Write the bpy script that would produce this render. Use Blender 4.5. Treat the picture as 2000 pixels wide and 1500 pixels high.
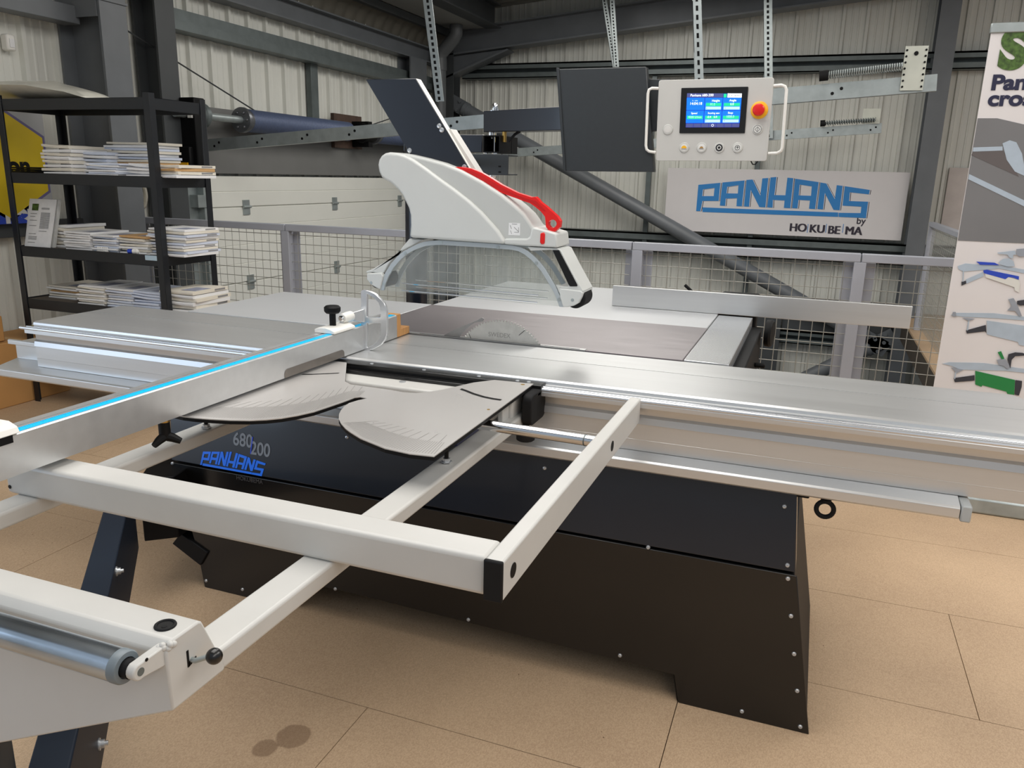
import bpy, bmesh, math, random
from mathutils import Vector, Matrix
from mathutils.geometry import tessellate_polygon
random.seed(7)
for o in list(bpy.data.objects): bpy.data.objects.remove(o)
SC = bpy.context.scene
COL = SC.collection
PI = math.pi

# ------------------------------------------------------------------ camera
F = 1552.7; YAW, PITCH, ROLL = -0.355615, 0.256229, -0.0237987
CAM = Vector((0, 0, 1.46))
fw = Vector((math.sin(YAW)*math.cos(PITCH), math.cos(YAW)*math.cos(PITCH), -math.sin(PITCH)))
rt = fw.cross(Vector((0, 0, 1))).normalized(); dn = fw.cross(rt)
r2 = math.cos(ROLL)*rt + math.sin(ROLL)*dn; d2 = -math.sin(ROLL)*rt + math.cos(ROLL)*dn
cam = bpy.data.cameras.new('camera'); cam.sensor_width = 36; cam.lens = 36*F/2000; cam.clip_start = .02; cam.clip_end = 100
co = bpy.data.objects.new('camera', cam); COL.objects.link(co)
co.matrix_world = Matrix(((r2.x, -d2.x, -fw.x, CAM.x), (r2.y, -d2.y, -fw.y, CAM.y), (r2.z, -d2.z, -fw.z, CAM.z), (0, 0, 0, 1)))
SC.camera = co

# ------------------------------------------------------------------ light
SC.view_settings.view_transform = 'Standard'; SC.view_settings.look = 'None'
SC.view_settings.gamma = 1; SC.view_settings.use_curve_mapping = False
SC.view_settings.exposure = -0.02
W = bpy.data.worlds.new('sky'); SC.world = W; W.use_nodes = True
nt = W.node_tree; bg = nt.nodes['Background']
tc = nt.nodes.new('ShaderNodeTexCoord'); sp = nt.nodes.new('ShaderNodeSeparateXYZ'); nt.links.new(tc.outputs['Generated'], sp.inputs[0])
rp = nt.nodes.new('ShaderNodeValToRGB'); nt.links.new(sp.outputs['Z'], rp.inputs[0])
rp.color_ramp.elements[0].position = 0.0; rp.color_ramp.elements[0].color = (.62, .66, .70, 1)
rp.color_ramp.elements[1].position = 0.6; rp.color_ramp.elements[1].color = (.72, .84, 1.0, 1)
nt.links.new(rp.outputs[0], bg.inputs['Color']); bg.inputs['Strength'].default_value = 0.52

def area(name, loc, rot, sx, sy, power, color):
    l = bpy.data.lights.new(name, 'AREA'); l.shape = 'RECTANGLE'; l.size = sx; l.size_y = sy; l.energy = power; l.color = color
    o = bpy.data.objects.new(name, l); o.location = loc; o.rotation_euler = rot; COL.objects.link(o); return o
area('rooflight_lamp', (-1.2, 2.0, 3.5), (0, 0, 0), 2.2, 3.5, 100, (1, .97, .93))
area('rooflight_lamp', (2.6, 4.0, 3.8), (0, 0, 0), 1.6, 5.0, 150, (1, .97, .93))
area('rooflight_lamp', (-1.8, 7.0, 3.45), (0, 0, 0), 2.0, 3.6, 115, (1, .97, .92))
area('rooflight_lamp', (2.2, -1.5, 3.8), (0, 0, 0), 1.6, 5.0, 100, (1, .95, .89))
area('side_window_lamp', (-4.80, -1.0, 1.5), (PI/2, 0, -PI/2), 3.0, 2.2, 55, (.62, .78, 1))

# ------------------------------------------------------------------ helpers
def at(px, py, ax, val):
    d = r2*((px-1000)/F) + d2*((py-750)/F) + fw
    t = (val-CAM[ax])/d[ax]
    return CAM + d*t
def atp(px, py, p, n):
    d = r2*((px-1000)/F) + d2*((py-750)/F) + fw
    return CAM + d*((p-CAM).dot(n)/d.dot(n))
def V(*a): return Vector(a)
def lin(c):
    c = c/255
    return c/12.92 if c <= .04045 else ((c+.055)/1.055)**2.4

MATS = {}
def mat(name, rgb, rough=.5, metal=0.0, var=.06, scale=8, stretch=(1, 1, 1), bump=0, coat=0, emit=0, rvar=.0):
    if name in MATS: return MATS[name]
    m = bpy.data.materials.new(name); m.use_nodes = True; t = m.node_tree
    b = t.nodes['Principled BSDF']; L = t.links.new
    c = [lin(x) for x in rgb]
    tcn = t.nodes.new('ShaderNodeTexCoord'); mp = t.nodes.new('ShaderNodeMapping'); mp.inputs['Scale'].default_value = stretch
    L(tcn.outputs['Object'], mp.inputs[0])
    nz = t.nodes.new('ShaderNodeTexNoise'); nz.inputs['Scale'].default_value = scale; nz.inputs['Detail'].default_value = 4
    L(mp.outputs[0], nz.inputs[0])
    mr = t.nodes.new('ShaderNodeMapRange'); mr.inputs['To Min'].default_value = 1-var; mr.inputs['To Max'].default_value = 1+var
    mr.inputs['From Min'].default_value = .3; mr.inputs['From Max'].default_value = .7
    L(nz.outputs[0], mr.inputs[0])
    mx = t.nodes.new('ShaderNodeVectorMath'); mx.operation = 'SCALE'; mx.inputs[0].default_value = c
    L(mr.outputs[0], mx.inputs['Scale']); L(mx.outputs[0], b.inputs['Base Color'])
    b.inputs['Roughness'].default_value = rough; b.inputs['Metallic'].default_value = metal
    if name in ('matt_black', 'black_rubber', 'satin_navy_paint'): b.inputs['Specular IOR Level'].default_value = .2
    if rvar:
        m2 = t.nodes.new('ShaderNodeMapRange'); m2.inputs['To Min'].default_value = rough-rvar; m2.inputs['To Max'].default_value = rough+rvar
        L(nz.outputs[0], m2.inputs[0]); L(m2.outputs[0], b.inputs['Roughness'])
    if coat: b.inputs['Coat Weight'].default_value = coat; b.inputs['Coat Roughness'].default_value = .08
    if bump:
        bn = t.nodes.new('ShaderNodeBump'); bn.inputs['Strength'].default_value = bump; bn.inputs['Distance'].default_value = .002
        L(nz.outputs[0], bn.inputs['Height']); L(bn.outputs[0], b.inputs['Normal'])
    if emit:
        L(mx.outputs[0], b.inputs['Emission Color']); b.inputs['Emission Strength'].default_value = emit
    MATS[name] = m; return m

ORG = {}
class MB:
    def __init__(s): s.v = []; s.f = []
    def add(s, vs, fs):
        n = len(s.v); s.v += [Vector(x) for x in vs]; s.f += [[i+n for i in f] for f in fs]; return s
    def box(s, x0, x1, y0, y1, z0, z1, M=None):
        vs = [Vector((x, y, z)) for x in (x0, x1) for y in (y0, y1) for z in (z0, z1)]
        if M: vs = [M @ v for v in vs]
        return s.add(vs, [(0, 1, 3, 2), (4, 6, 7, 5), (0, 4, 5, 1), (2, 3, 7, 6), (0, 2, 6, 4), (1, 5, 7, 3)])
    def hexa(s, a, b):   # two quads, a and b
        return s.add(list(a)+list(b), [(0, 1, 2, 3), (7, 6, 5, 4), (0, 4, 5, 1), (1, 5, 6, 2), (2, 6, 7, 3), (3, 7, 4, 0)])
    def prism(s, out, vec, holes=()):
        loops = [list(map(Vector, out))]+[list(map(Vector, h)) for h in holes]
        vec = Vector(vec); flat = [p for l in loops for p in l]; n = len(flat)
        if holes:
            tris = [list(t) for t in tessellate_polygon(loops)]
        else: tris = [list(range(n))]
        fs = [t for t in tris]+[[i+n for i in reversed(t)] for t in tris]
        k = 0
        for l in loops:
            m = len(l)
            for i in range(m):
                a, b = k+i, k+(i+1) % m; fs.append([a, b, b+n, a+n])
            k += m
        return s.add(flat+[p+vec for p in flat], fs)
    def loft(s, secs, caps=True):
        m = len(secs[0]); vs = [p for q in secs for p in q]; fs = []
        for j in range(len(secs)-1):
            for i in range(m):
                a, b = j*m+i, j*m+(i+1) % m; fs.append([a, b, b+m, a+m])
        if caps: fs += [list(range(m)), list(range((len(secs)-1)*m, len(secs)*m))[::-1]]
        return s.add(vs, fs)
    def tube(s, pts, r, n=12, caps=True, closed=False):
        pts = [Vector(p) for p in pts]; secs = []; N = len(pts)
        up = None
        for i, p in enumerate(pts):
            if closed: d = pts[(i+1) % N]-pts[i-1]
            else: d = pts[min(i+1, N-1)]-pts[max(i-1, 0)]
            d.normalize()
            if up is None:
                up = Vector((0, 0, 1)) if abs(d.z) < .9 else Vector((1, 0, 0))
            a = d.cross(up).normalized(); b = a.cross(d).normalized(); up = b
            rr = r[i] if isinstance(r, (list, tuple)) else r
            secs.append([p+(a*math.cos(2*PI*k/n)+b*math.sin(2*PI*k/n))*rr for k in range(n)])
        if closed: secs.append(secs[0]); caps = False
        return s.loft(secs, caps)
    def cyl(s, p0, p1, r, n=20, r1=None): return s.tube([p0, p1], [r, r if r1 is None else r1], n)
    def lathe(s, c, axis, prof, n=24):   # prof: (along, radius)
        c = Vector(c); a = Vector(axis).normalized()
        up = Vector((0, 0, 1)) if abs(a.z) < .9 else Vector((1, 0, 0))
        e1 = a.cross(up).normalized(); e2 = e1.cross(a)
        return s.loft([[c+a*h+(e1*math.cos(2*PI*k/n)+e2*math.sin(2*PI*k/n))*max(r, 1e-5) for k in range(n)] for h, r in prof])
    def sphere(s, c, r, n=16, sz=1):
        return s.lathe(c, (0, 0, 1), [(-r*sz*math.cos(PI*i/n), r*math.sin(PI*i/n)) for i in range(n+1)], n+4)
    def build(s, name, m, parent=None, bevel=0, seg=2, smooth=35, org=None):
        me = bpy.data.meshes.new(name)
        o0 = ORG[parent.name] if parent else (Vector(org) if org is not None else Vector((0, 0, 0)))
        me.from_pydata([v-o0 for v in s.v], [], s.f)
        bm = bmesh.new(); bm.from_mesh(me); bmesh.ops.remove_doubles(bm, verts=bm.verts, dist=1e-6)
        bmesh.ops.recalc_face_normals(bm, faces=bm.faces); bm.to_mesh(me); bm.free()
        if smooth:
            for p in me.polygons: p.use_smooth = True
            me.set_sharp_from_angle(angle=math.radians(smooth))
        me.materials.append(m)
        o = bpy.data.objects.new(name, me); COL.objects.link(o)
        if parent: o.parent = parent
        else: o.location = o0
        ORG[o.name] = o0
        if bevel:
            b = o.modifiers.new('bevel', 'BEVEL'); b.width = bevel; b.segments = seg; b.limit_method = 'ANGLE'; b.angle_limit = math.radians(40)
        return o
def thing(name, loc, label, cat, group=None):
    o = bpy.data.objects.new(name, None); COL.objects.link(o); o.location = loc; o.empty_display_size = .1
    ORG[o.name] = Vector(loc); return tag(o, label, cat, group)
def tag(o, label, cat, group=None):
    o['label'] = label; o['category'] = cat
    if group: o['group'] = group
    return o
def struct(o, label=None):
    o['kind'] = 'structure'
    if label: o['label'] = label
    return o
def text(name, body, size, loc, rot, m, parent, align='LEFT', bold=0.0, ext=.0004, sx=1.0, shear=0):
    if 'M' in body: bold = 0
    c = bpy.data.curves.new(name, 'FONT'); c.body = body; c.size = size; c.align_x = align; c.extrude = ext; c.offset = bold; c.shear = shear
    c.materials.append(m)
    o = bpy.data.objects.new(name, c); COL.objects.link(o)
    dg = bpy.context.evaluated_depsgraph_get(); me = bpy.data.meshes.new_from_object(o.evaluated_get(dg)); me.name = name
    bpy.data.objects.remove(o); o = bpy.data.objects.new(name, me); COL.objects.link(o); o.parent = parent
    if not me.materials: me.materials.append(m)
    o.location = Vector(loc)-ORG[parent.name]; o.rotation_euler = rot; o.scale = (sx, 1, 1)
    return o
FRONT = (PI/2, 0, 0)

# ------------------------------------------------------------------ materials
liner = mat('wall_liner', (219, 219, 211), .45, 0, .03, 3)
steel = mat('grey_painted_steel', (104, 108, 112), .45, 0, .08, 5)
steeld = mat('dark_painted_steel', (66, 69, 71), .5, 0, .08, 5)
galv = mat('galvanised_steel', (168, 176, 176), .42, .6, .12, 14)
galvd = mat('dull_galvanised_steel', (104, 112, 112), .5, .4, .12, 10)
roofm = mat('roof_sheet', (150, 150, 143), .55, 0, .05, 4)
alu = mat('anodised_aluminium', (212, 213, 213), .32, .68, .03, 6, (.3, 6, 6), .0, rvar=.05)
alub = mat('bright_aluminium', (214, 216, 218), .24, .7, .04, 6)
cast = mat('ground_cast_iron', (146, 140, 142), .36, .6, .10, 10, (.5, 7, 1), .02, rvar=.08)
slotm = mat('slotted_plate', (205, 205, 205), .35, .8, .05, 10)
cream = mat('pale_grey_paint', (197, 196, 192), .42, 0, .02, 12)
tablem = mat('pale_table_paint', (196, 198, 200), .36, .25, .02, 5)
white = mat('white_paint', (232, 230, 224), .45, 0, .02, 12)
navy = mat('navy_gloss_paint', (22, 27, 37), .28, 0, .03, 20, coat=.3)
blackp = mat('black_gloss_paint', (15, 14, 14), .28, 0, .03, 20, coat=.15)
charc = mat('charcoal_powder_coat', (46, 50, 53), .42, 0, .05, 60)
blackm = mat('matt_black', (13, 13, 14), .55, 0, .05, 30)
rubber = mat('black_rubber', (26, 26, 27), .65, 0, .05, 30)
chrome = mat('chrome', (225, 226, 228), .10, 1, .02, 10)
zinc = mat('zinc_roller', (186, 196, 205), .20, .95, .25, 9, (.6, 3, 3), rvar=.1)
blademat = mat('blade_steel', (206, 204, 198), .3, .6, .06, 40)
brass = mat('brass', (196, 160, 90), .3, .9, .05, 20)
screwm = mat('screw_steel', (200, 203, 206), .3, .7, .05, 30)
blue = mat('sign_blue', (46, 134, 205), .45, 0, .02, 20)
brblue = mat('bright_blue_vinyl', (20, 118, 255), .4, 0, .02, 20, emit=0)
scaleblue = mat('scale_tape_blue', (10, 196, 255), .4, 0, .04, 300, (1, 1, 1))
darkink = mat('dark_ink', (50, 44, 58), .5, 0, .02, 20)
navyink = mat('navy_ink', (32, 34, 66), .5, 0, .02, 20)
greyvinyl = mat('grey_vinyl', (128, 134, 142), .45, 0, .02, 20)
dimvinyl = mat('dim_grey_vinyl', (76, 74, 74), .45, 0, .02, 20)
red = mat('red_plastic', (222, 26, 24), .3, 0, .03, 20)
yellow = mat('yellow_plastic', (244, 180, 20), .4, 0, .03, 20)
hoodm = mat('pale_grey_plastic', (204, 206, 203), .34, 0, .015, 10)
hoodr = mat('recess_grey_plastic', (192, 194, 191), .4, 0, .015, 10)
railp = mat('lilac_grey_paint', (170, 173, 182), .42, 0, .03, 8)
wirem = mat('mesh_wire', (178, 178, 172), .4, .5, .05, 30)
woodm = mat('beech_block', (204, 150, 92), .5, 0, .14, 10, (1, 8, 1))
card = mat('brown_cardboard', (188, 140, 84), .7, 0, .06, 6)
paper = mat('white_paper', (232, 232, 232), .6, 0, .04, 30)
paperb = mat('bluish_paper', (208, 216, 232), .6, 0, .05, 30)
paperc = mat('cream_paper', (226, 220, 206), .6, 0, .05, 30)
paperbr = mat('tan_paper', (200, 160, 110), .6, 0, .05, 30)
inkm = mat('print_ink', (52, 56, 110), .5, 0, .1, 30)
engr = mat('engraved_grey', (132, 130, 127), .5, .2, .1, 60)
inkg = mat('grey_print', (140, 140, 140), .5, 0, .2, 60)
rackm = mat('black_rack_steel', (24, 27, 32), .38, 0, .05, 20)
rackb = mat('rack_board', (92, 84, 74), .7, 0, .08, 20)
doorm = mat('white_door_panel', (228, 228, 220), .4, 0, .02, 3)
springm = mat('blue_spring_coil', (88, 100, 128), .4, .2, .10, 40, (1, 14, 1))
rustm = mat('rusty_plate', (78, 60, 50), .7, 0, .25, 14)
ybannerm = mat('yellow_sign', (226, 196, 8), .5, 0, .03, 5)
signg = mat('silver_sign', (178, 180, 182), .45, 0, .02, 5)
bannerw = mat('white_banner', (226, 222, 222), .5, 0, .015, 5)
bannerg = mat('grey_banner_print', (120, 120, 122), .5, 0, .05, 3)
bannerd = mat('dark_grey_banner_print', (98, 92, 92), .5, 0, .05, 3)
platem = mat('engraved_steel_plate', (196, 193, 190), .28, .35, .015, 6, rvar=.02)
concr = mat('lower_concrete', (120, 116, 110), .7, 0, .1, 3)
greenp = mat('foliage_print', (70, 98, 40), .5, 0, .6, 60)
pgreen = mat('green_print', (30, 130, 66), .5, 0, .03, 5)
pblue = mat('blue_print', (40, 72, 190), .5, 0, .03, 5)
plight = mat('pale_blue_print', (176, 190, 204), .5, 0, .05, 20)
bannerpale = mat('off_white_print', (222, 222, 216), .5, 0, .03, 5)
pgrey = mat('mid_grey_print', (150, 156, 166), .5, 0, .1, 20)
pdark = mat('dark_print', (52, 54, 62), .5, 0, .05, 20)
scrblue = mat('screen_blue', (14, 110, 250), .3, 0, .05, 40, emit=.75)
scrbar = mat('screen_grey', (72, 78, 130), .3, 0, .02, 40, emit=.6)
scrgreen = mat('screen_green', (30, 200, 140), .3, 0, .02, 40, emit=.7)
scrlight = mat('screen_pale', (170, 214, 250), .3, 0, .02, 40, emit=.75)
scrwhite = mat('screen_white', (240, 246, 255), .3, 0, .0, 40, emit=.9)

def glassmat(name, tint, alpha, rough=.08):
    m = bpy.data.materials.new(name); m.use_nodes = True; t = m.node_tree; t.nodes.clear()
    out = t.nodes.new('ShaderNodeOutputMaterial'); mix = t.nodes.new('ShaderNodeMixShader')
    tr = t.nodes.new('ShaderNodeBsdfTransparent'); tr.inputs[0].default_value = (.96, .97, .96, 1)
    pr = t.nodes.new('ShaderNodeBsdfPrincipled'); pr.inputs['Base Color'].default_value = (*tint, 1); pr.inputs['Roughness'].default_value = rough
    nz = t.nodes.new('ShaderNodeTexNoise'); nz.inputs['Scale'].default_value = 9; tcn = t.nodes.new('ShaderNodeTexCoord'); t.links.new(tcn.outputs['Object'], nz.inputs[0])
    mr = t.nodes.new('ShaderNodeMapRange'); mr.inputs['From Min'].default_value = .4; mr.inputs['From Max'].default_value = .75
    mr.inputs['To Min'].default_value = alpha*.7; mr.inputs['To Max'].default_value = alpha*1.5
    t.links.new(nz.outputs[0], mr.inputs[0]); t.links.new(mr.outputs[0], mix.inputs[0])
    t.links.new(tr.outputs[0], mix.inputs[1]); t.links.new(pr.outputs[0], mix.inputs[2]); t.links.new(mix.outputs[0], out.inputs[0])
    return m
visorm = glassmat('clear_visor', (.55, .57, .56), .16)
wrapm = glassmat('clear_wrap', (.8, .8, .78), .75, .25)

def chipboard():
    m = bpy.data.materials.new('chipboard'); m.use_nodes = True; t = m.node_tree; b = t.nodes['Principled BSDF']; L = t.links.new
    tcn = t.nodes.new('ShaderNodeTexCoord')
    def noise(s, d=4):
        n = t.nodes.new('ShaderNodeTexNoise'); n.inputs['Scale'].default_value = s; n.inputs['Detail'].default_value = d; L(tcn.outputs['Object'], n.inputs[0]); return n.outputs[0]
    def ramp(i, a, ca, bb, cb):
        r = t.nodes.new('ShaderNodeValToRGB'); r.color_ramp.elements[0].position = a; r.color_ramp.elements[0].color = (*[lin(x) for x in ca], 1)
        r.color_ramp.elements[1].position = bb; r.color_ramp.elements[1].color = (*[lin(x) for x in cb], 1); L(i, r.inputs[0]); return r.outputs[0]
    def mix(f, a, c, mode='MIX'):
        x = t.nodes.new('ShaderNodeMix'); x.data_type = 'RGBA'; x.blend_type = mode
        if isinstance(f, float): x.inputs[0].default_value = f
        else: L(f, x.inputs[0])
        for s, k in ((a, 6), (c, 7)):
            if isinstance(s, tuple): x.inputs[k].default_value = (*[lin(q) for q in s], 1)
            else: L(s, x.inputs[k])
        return x.outputs[2]
    base = ramp(noise(1.3, 6), .3, (172, 144, 116), .7, (206, 176, 143))
    vf = t.nodes.new('ShaderNodeTexVoronoi'); vf.inputs['Scale'].default_value = 430; vf.inputs['Randomness'].default_value = 1
    mpf = t.nodes.new('ShaderNodeMapping'); mpf.inputs['Scale'].default_value = (1, .55, 1); L(tcn.outputs['Object'], mpf.inputs[0]); L(mpf.outputs[0], vf.inputs[0])
    sxyz = t.nodes.new('ShaderNodeSeparateColor'); L(vf.outputs['Color'], sxyz.inputs[0])
    flake = ramp(sxyz.outputs[0], .0, (146, 120, 92), 1.0, (216, 190, 156))
    c = mix(.30, base, flake)
    vo = t.nodes.new('ShaderNodeTexVoronoi'); vo.inputs['Scale'].default_value = 34; L(tcn.outputs['Object'], vo.inputs[0])
    lt = t.nodes.new('ShaderNodeMath'); lt.operation = 'LESS_THAN'; lt.inputs[1].default_value = .085; L(vo.outputs['Distance'], lt.inputs[0])
    gt = t.nodes.new('ShaderNodeMath'); gt.operation = 'GREATER_THAN'; gt.inputs[1].default_value = .62; L(noise(3.1, 2), gt.inputs[0])
    mu = t.nodes.new('ShaderNodeMath'); mu.operation = 'MULTIPLY'; L(lt.outputs[0], mu.inputs[0]); L(gt.outputs[0], mu.inputs[1])
    c = mix(mu.outputs[0], c, (112, 84, 58))
    # two round oil stains
    sp = t.nodes.new('ShaderNodeVectorMath'); sp.operation = 'MULTIPLY'; sp.inputs[1].default_value = (1, 1, 0); L(tcn.outputs['Object'], sp.inputs[0])
    for (sx, sy, r) in ((-1.156, 1.502, .046), (-1.197, 1.436, .032)):
        di = t.nodes.new('ShaderNodeVectorMath'); di.operation = 'DISTANCE'; di.inputs[1].default_value = (sx, sy, 0); L(sp.outputs[0], di.inputs[0])
        ad = t.nodes.new('ShaderNodeMath'); ad.operation = 'MULTIPLY_ADD'; L(noise(40, 3), ad.inputs[0]); ad.inputs[1].default_value = .018; L(di.outputs['Value'], ad.inputs[2])
        mr = t.nodes.new('ShaderNodeMapRange'); mr.inputs['From Min'].default_value = r+.012; mr.inputs['From Max'].default_value = r+.006; mr.inputs['To Min'].default_value = 0; mr.inputs['To Max'].default_value = .55
        L(ad.outputs[0], mr.inputs[0]); c = mix(mr.outputs[0], c, (112, 84, 60))
    L(c, b.inputs['Base Color']); b.inputs['Roughness'].default_value = .58
    bn = t.nodes.new('ShaderNodeBump'); bn.inputs['Strength'].default_value = .03; bn.inputs['Distance'].default_value = .0005; L(noise(420), bn.inputs['Height']); L(bn.outputs[0], b.inputs['Normal'])
    return m
chip = chipboard()

# ------------------------------------------------------------------ setting
EDGE = 4.72
m = MB(); g = .0012
row = -8; y = 1.68-.61*13
while y < EDGE-.01:
    y1 = min(y+.61, EDGE); x = -4.95+((-.225+4.95-.81*(round((1.68-y)/.61))) % 2.41)-2.41
    while x < 6.5:
        a, b = max(x, -4.95), min(x+2.41, 6.5)
        if b-a > .02: m.box(a+g, b-g, y+g, y1-g, -.022, 0)
        x += 2.41
    y += .61
m.box(1.02, 6.5, EDGE+g, 10.38, -.022, 0)
struct(m.build('floor', chip, smooth=0), 'brown chipboard floor of large seamed panels')
m = MB(); m.box(-4.95, 6.5, -6.25, EDGE, -.25, -.024); m.box(1.03, 6.5, EDGE, 10.38, -.25, -.024)
struct(m.build('trim_1', mat('floor_underside', (70, 62, 54), .8), smooth=0), 'dark edge and underside of the raised floor')
struct(MB().box(-5.2, 6.5, -6.25, 10.7, -2.75, -2.7).build('floor_lower', concr, smooth=0), 'concrete ground floor seen far below the railing')

def cladding(name, axis, pos, a0, a1, z0, z1, label):
    """profiled liner sheet: flat pans with narrow raised ribs towards the room"""
    pr = []; u = a0; k = 0; sgn = -1 if axis == 'y' else 1
    while u < a1:
        for du, h in ((0, 0), (.010, .032), (.040, .032), (.050, 0), (.105, 0), (.112, .006), (.124, .006), (.131, 0), (.175, 0), (.182, .006), (.194, .006), (.201, 0)):
            pr.append((u+du, h))
        u += .25
    pr.append((a1+.25, 0))
    mb = MB(); vs = []; fs = []
    for i, (u, h) in enumerate(pr):
        for z in (z0, z1):
            vs.append((u, pos+sgn*h, z) if axis == 'y' else (pos+sgn*h, u, z))
        if i: j = 2*i; fs.append((j-2, j, j+1, j-1))
    mb.add(vs, fs)
    return struct(mb.build(name, liner, smooth=0), label)
cladding('wall_back', 'y', 10.42, -5.0, 6.3, -2.75, 5.6, 'pale profiled metal lining of the far wall')
cladding('wall_left', 'x', -4.92, -1.0, 10.2, -2.75, 4.2, 'pale profiled metal lining of the left wall')
# roof: corrugated sheet sloping up to the right
def roofz(x): return 3.22+.09*(x+4.9)
m = MB(); vs = []; fs = []; k = 0
yy = -1.0
while yy < 10.6:
    for dy, h in ((0, 0), (.02, -.025), (.06, -.025), (.08, 0)):
        for x in (-5.0, 6.5): vs.append((x, yy+dy, roofz(x)+.30+h))
        if k: fs.append((2*k-2, 2*k, 2*k+1, 2*k-1))
        k += 1
    yy += .18
m.add(vs, fs); struct(m.build('ceiling', roofm, smooth=0), 'corrugated roof sheeting between the purlins')

def sbox(name, x0, x1, y0, y1, z0, z1, mt, label, bevel=.003, M=None):
    return struct(MB().box(x0, x1, y0, y1, z0, z1, M).build(name, mt, bevel=bevel), label)
# steel frame
def isec(name, x0, x1, y0, y1, z0, z1, mt, label, web='x', tf=.018, tw=.014):
    mb = MB()
    if web == 'x':   # flanges at x0 and x1
        mb.box(x0, x0+tf, y0, y1, z0, z1); mb.box(x1-tf, x1, y0, y1, z0, z1); c = (y0+y1)/2; mb.box(x0+tf, x1-tf, c-tw/2, c+tw/2, z0, z1)
    else:
        mb.box(x0, x1, y0, y0+tf, z0, z1); mb.box(x0, x1, y1-tf, y1, z0, z1); c = (x0+x1)/2; mb.box(c-tw/2, c+tw/2, y0+tf, y1-tf, z0, z1)
    return struct(mb.build(name, mt, smooth=0), label)
isec('trim_2', -4.88, -4.50, 4.28, 4.50, -2.7, 3.55, steel, 'grey steel portal column behind the shelving', 'x')
MB_ = MB()
MB_.box(-4.87, -4.52, 4.27, 4.28, 2.40, 2.56); MB_.box(-4.52, -4.49, 4.27, 4.51, 2.50, 2.515)
struct(MB_.build('trim_3', steel, smooth=0), 'splice plates on the portal column')
# haunch and near rafter
m = MB(); m.prism([V(-4.88, 4.3, 2.66), V(-4.5, 4.3, 2.66), V(-2.9, 4.3, 3.30), V(-2.9, 4.3, 3.45), V(-4.88, 4.3, 3.24)], (0, .18, 0)); struct(m.build('trim_4', steel, smooth=0), 'haunched roof rafter above the portal column')
isec('trim_5', -4.88, -4.66, 4.93, 5.12, -2.7, 3.3, steeld, 'dark steel door post', 'x')
sbox('trim_6', -4.84, -4.70, -1, 4.3, 2.36, 2.47, steel, 'horizontal steel beam on the left wall')
sbox('trim_7', -4.9, -4.84, -1, 4.28, 1.00, 1.10, steeld, 'wall rail behind the yellow sign')
# left wall girt and eaves beam
m = MB(); m.box(-4.9, -4.79, 5.1, 10.2, 2.56, 2.645); m.box(-4.9, -4.75, 5.1, 10.2, 2.545, 2.56); m.box(-4.9, -4.74, 5.1, 10.2, 2.485, 2.545)
struct(m.build('trim_8', galvd, smooth=0), 'channel girt along the top of the left wall')
m = MB(); m.box(-4.90, -4.74, -1, 10.2, 2.80, 2.815); m.box(-4.83, -4.815, -1, 10.2, 2.815, 2.965); m.box(-4.90, -4.74, -1, 10.2, 2.965, 2.98)
struct(m.build('trim_9', steel, smooth=0), 'eaves beam running along the left wall')
# curved valley sheet above the eaves beam
m = MB(); vs = []; fs = []; n = 9; K = 0
yy = -1.0
while yy < 10.0:
    for dy, h in ((0, 0), (.03, .015), (.07, .015), (.10, 0)):
        for i in range(n):
            a = math.radians(90*i/(n-1)); vs.append((-4.68-(.20+h)*math.cos(a), yy+dy, 2.98+(.22+h)*math.sin(a)))
        if K:
            for i in range(n-1): fs.append(((K-1)*n+i, (K-1)*n+i+1, K*n+i+1, K*n+i))
        K += 1
    yy += .2
m.add(vs, fs); struct(m.build('trim_10', mat('curved_roof_sheet', (104, 100, 90), .6, 0, .08, 6), smooth=60), 'curved corrugated eaves sheet')
sbox('trim_11', -4.71, -4.64, -1, 9.97, 3.16, 3.24, steeld, 'dark purlin beside the curved eaves sheet')
sbox('trim_12', -4.64, -4.12, -1, 9.97, 3.245, 3.26, mat('pale_gutter_soffit', (150, 150, 146), .5, 0, .03, 4), 'pale flat underside of the box gutter')
m = MB(); m.box(-4.16, -3.96, -1, 9.97, 3.235, 3.25); m.box(-4.07, -4.05, -1, 9.97, 3.25, 3.49); m.box(-4.16, -3.96, -1, 9.97, 3.49, 3.505)
struct(m.build('trim_13', steeld, smooth=0), 'heavy roof beam beside the box gutter')
for i, x in enumerate((-1.5, -.2, 1.2)):
    z = roofz(x)
    mb = MB(); mb.box(x-.05, x+.05, -1, 10.0, z+.02, z+.04); mb.box(x-.05, x-.03, -1, 10.0, z+.04, z+.24); mb.box(x-.05, x+.05, -1, 10.0, z+.24, z+.26)
    struct(mb.build('trim_%d' % (14 if i == 0 else 30+i), steeld, smooth=0), 'roof purlin %s' % ('nearest the box gutter', 'in the middle of the roof', 'furthest right')[i])
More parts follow.
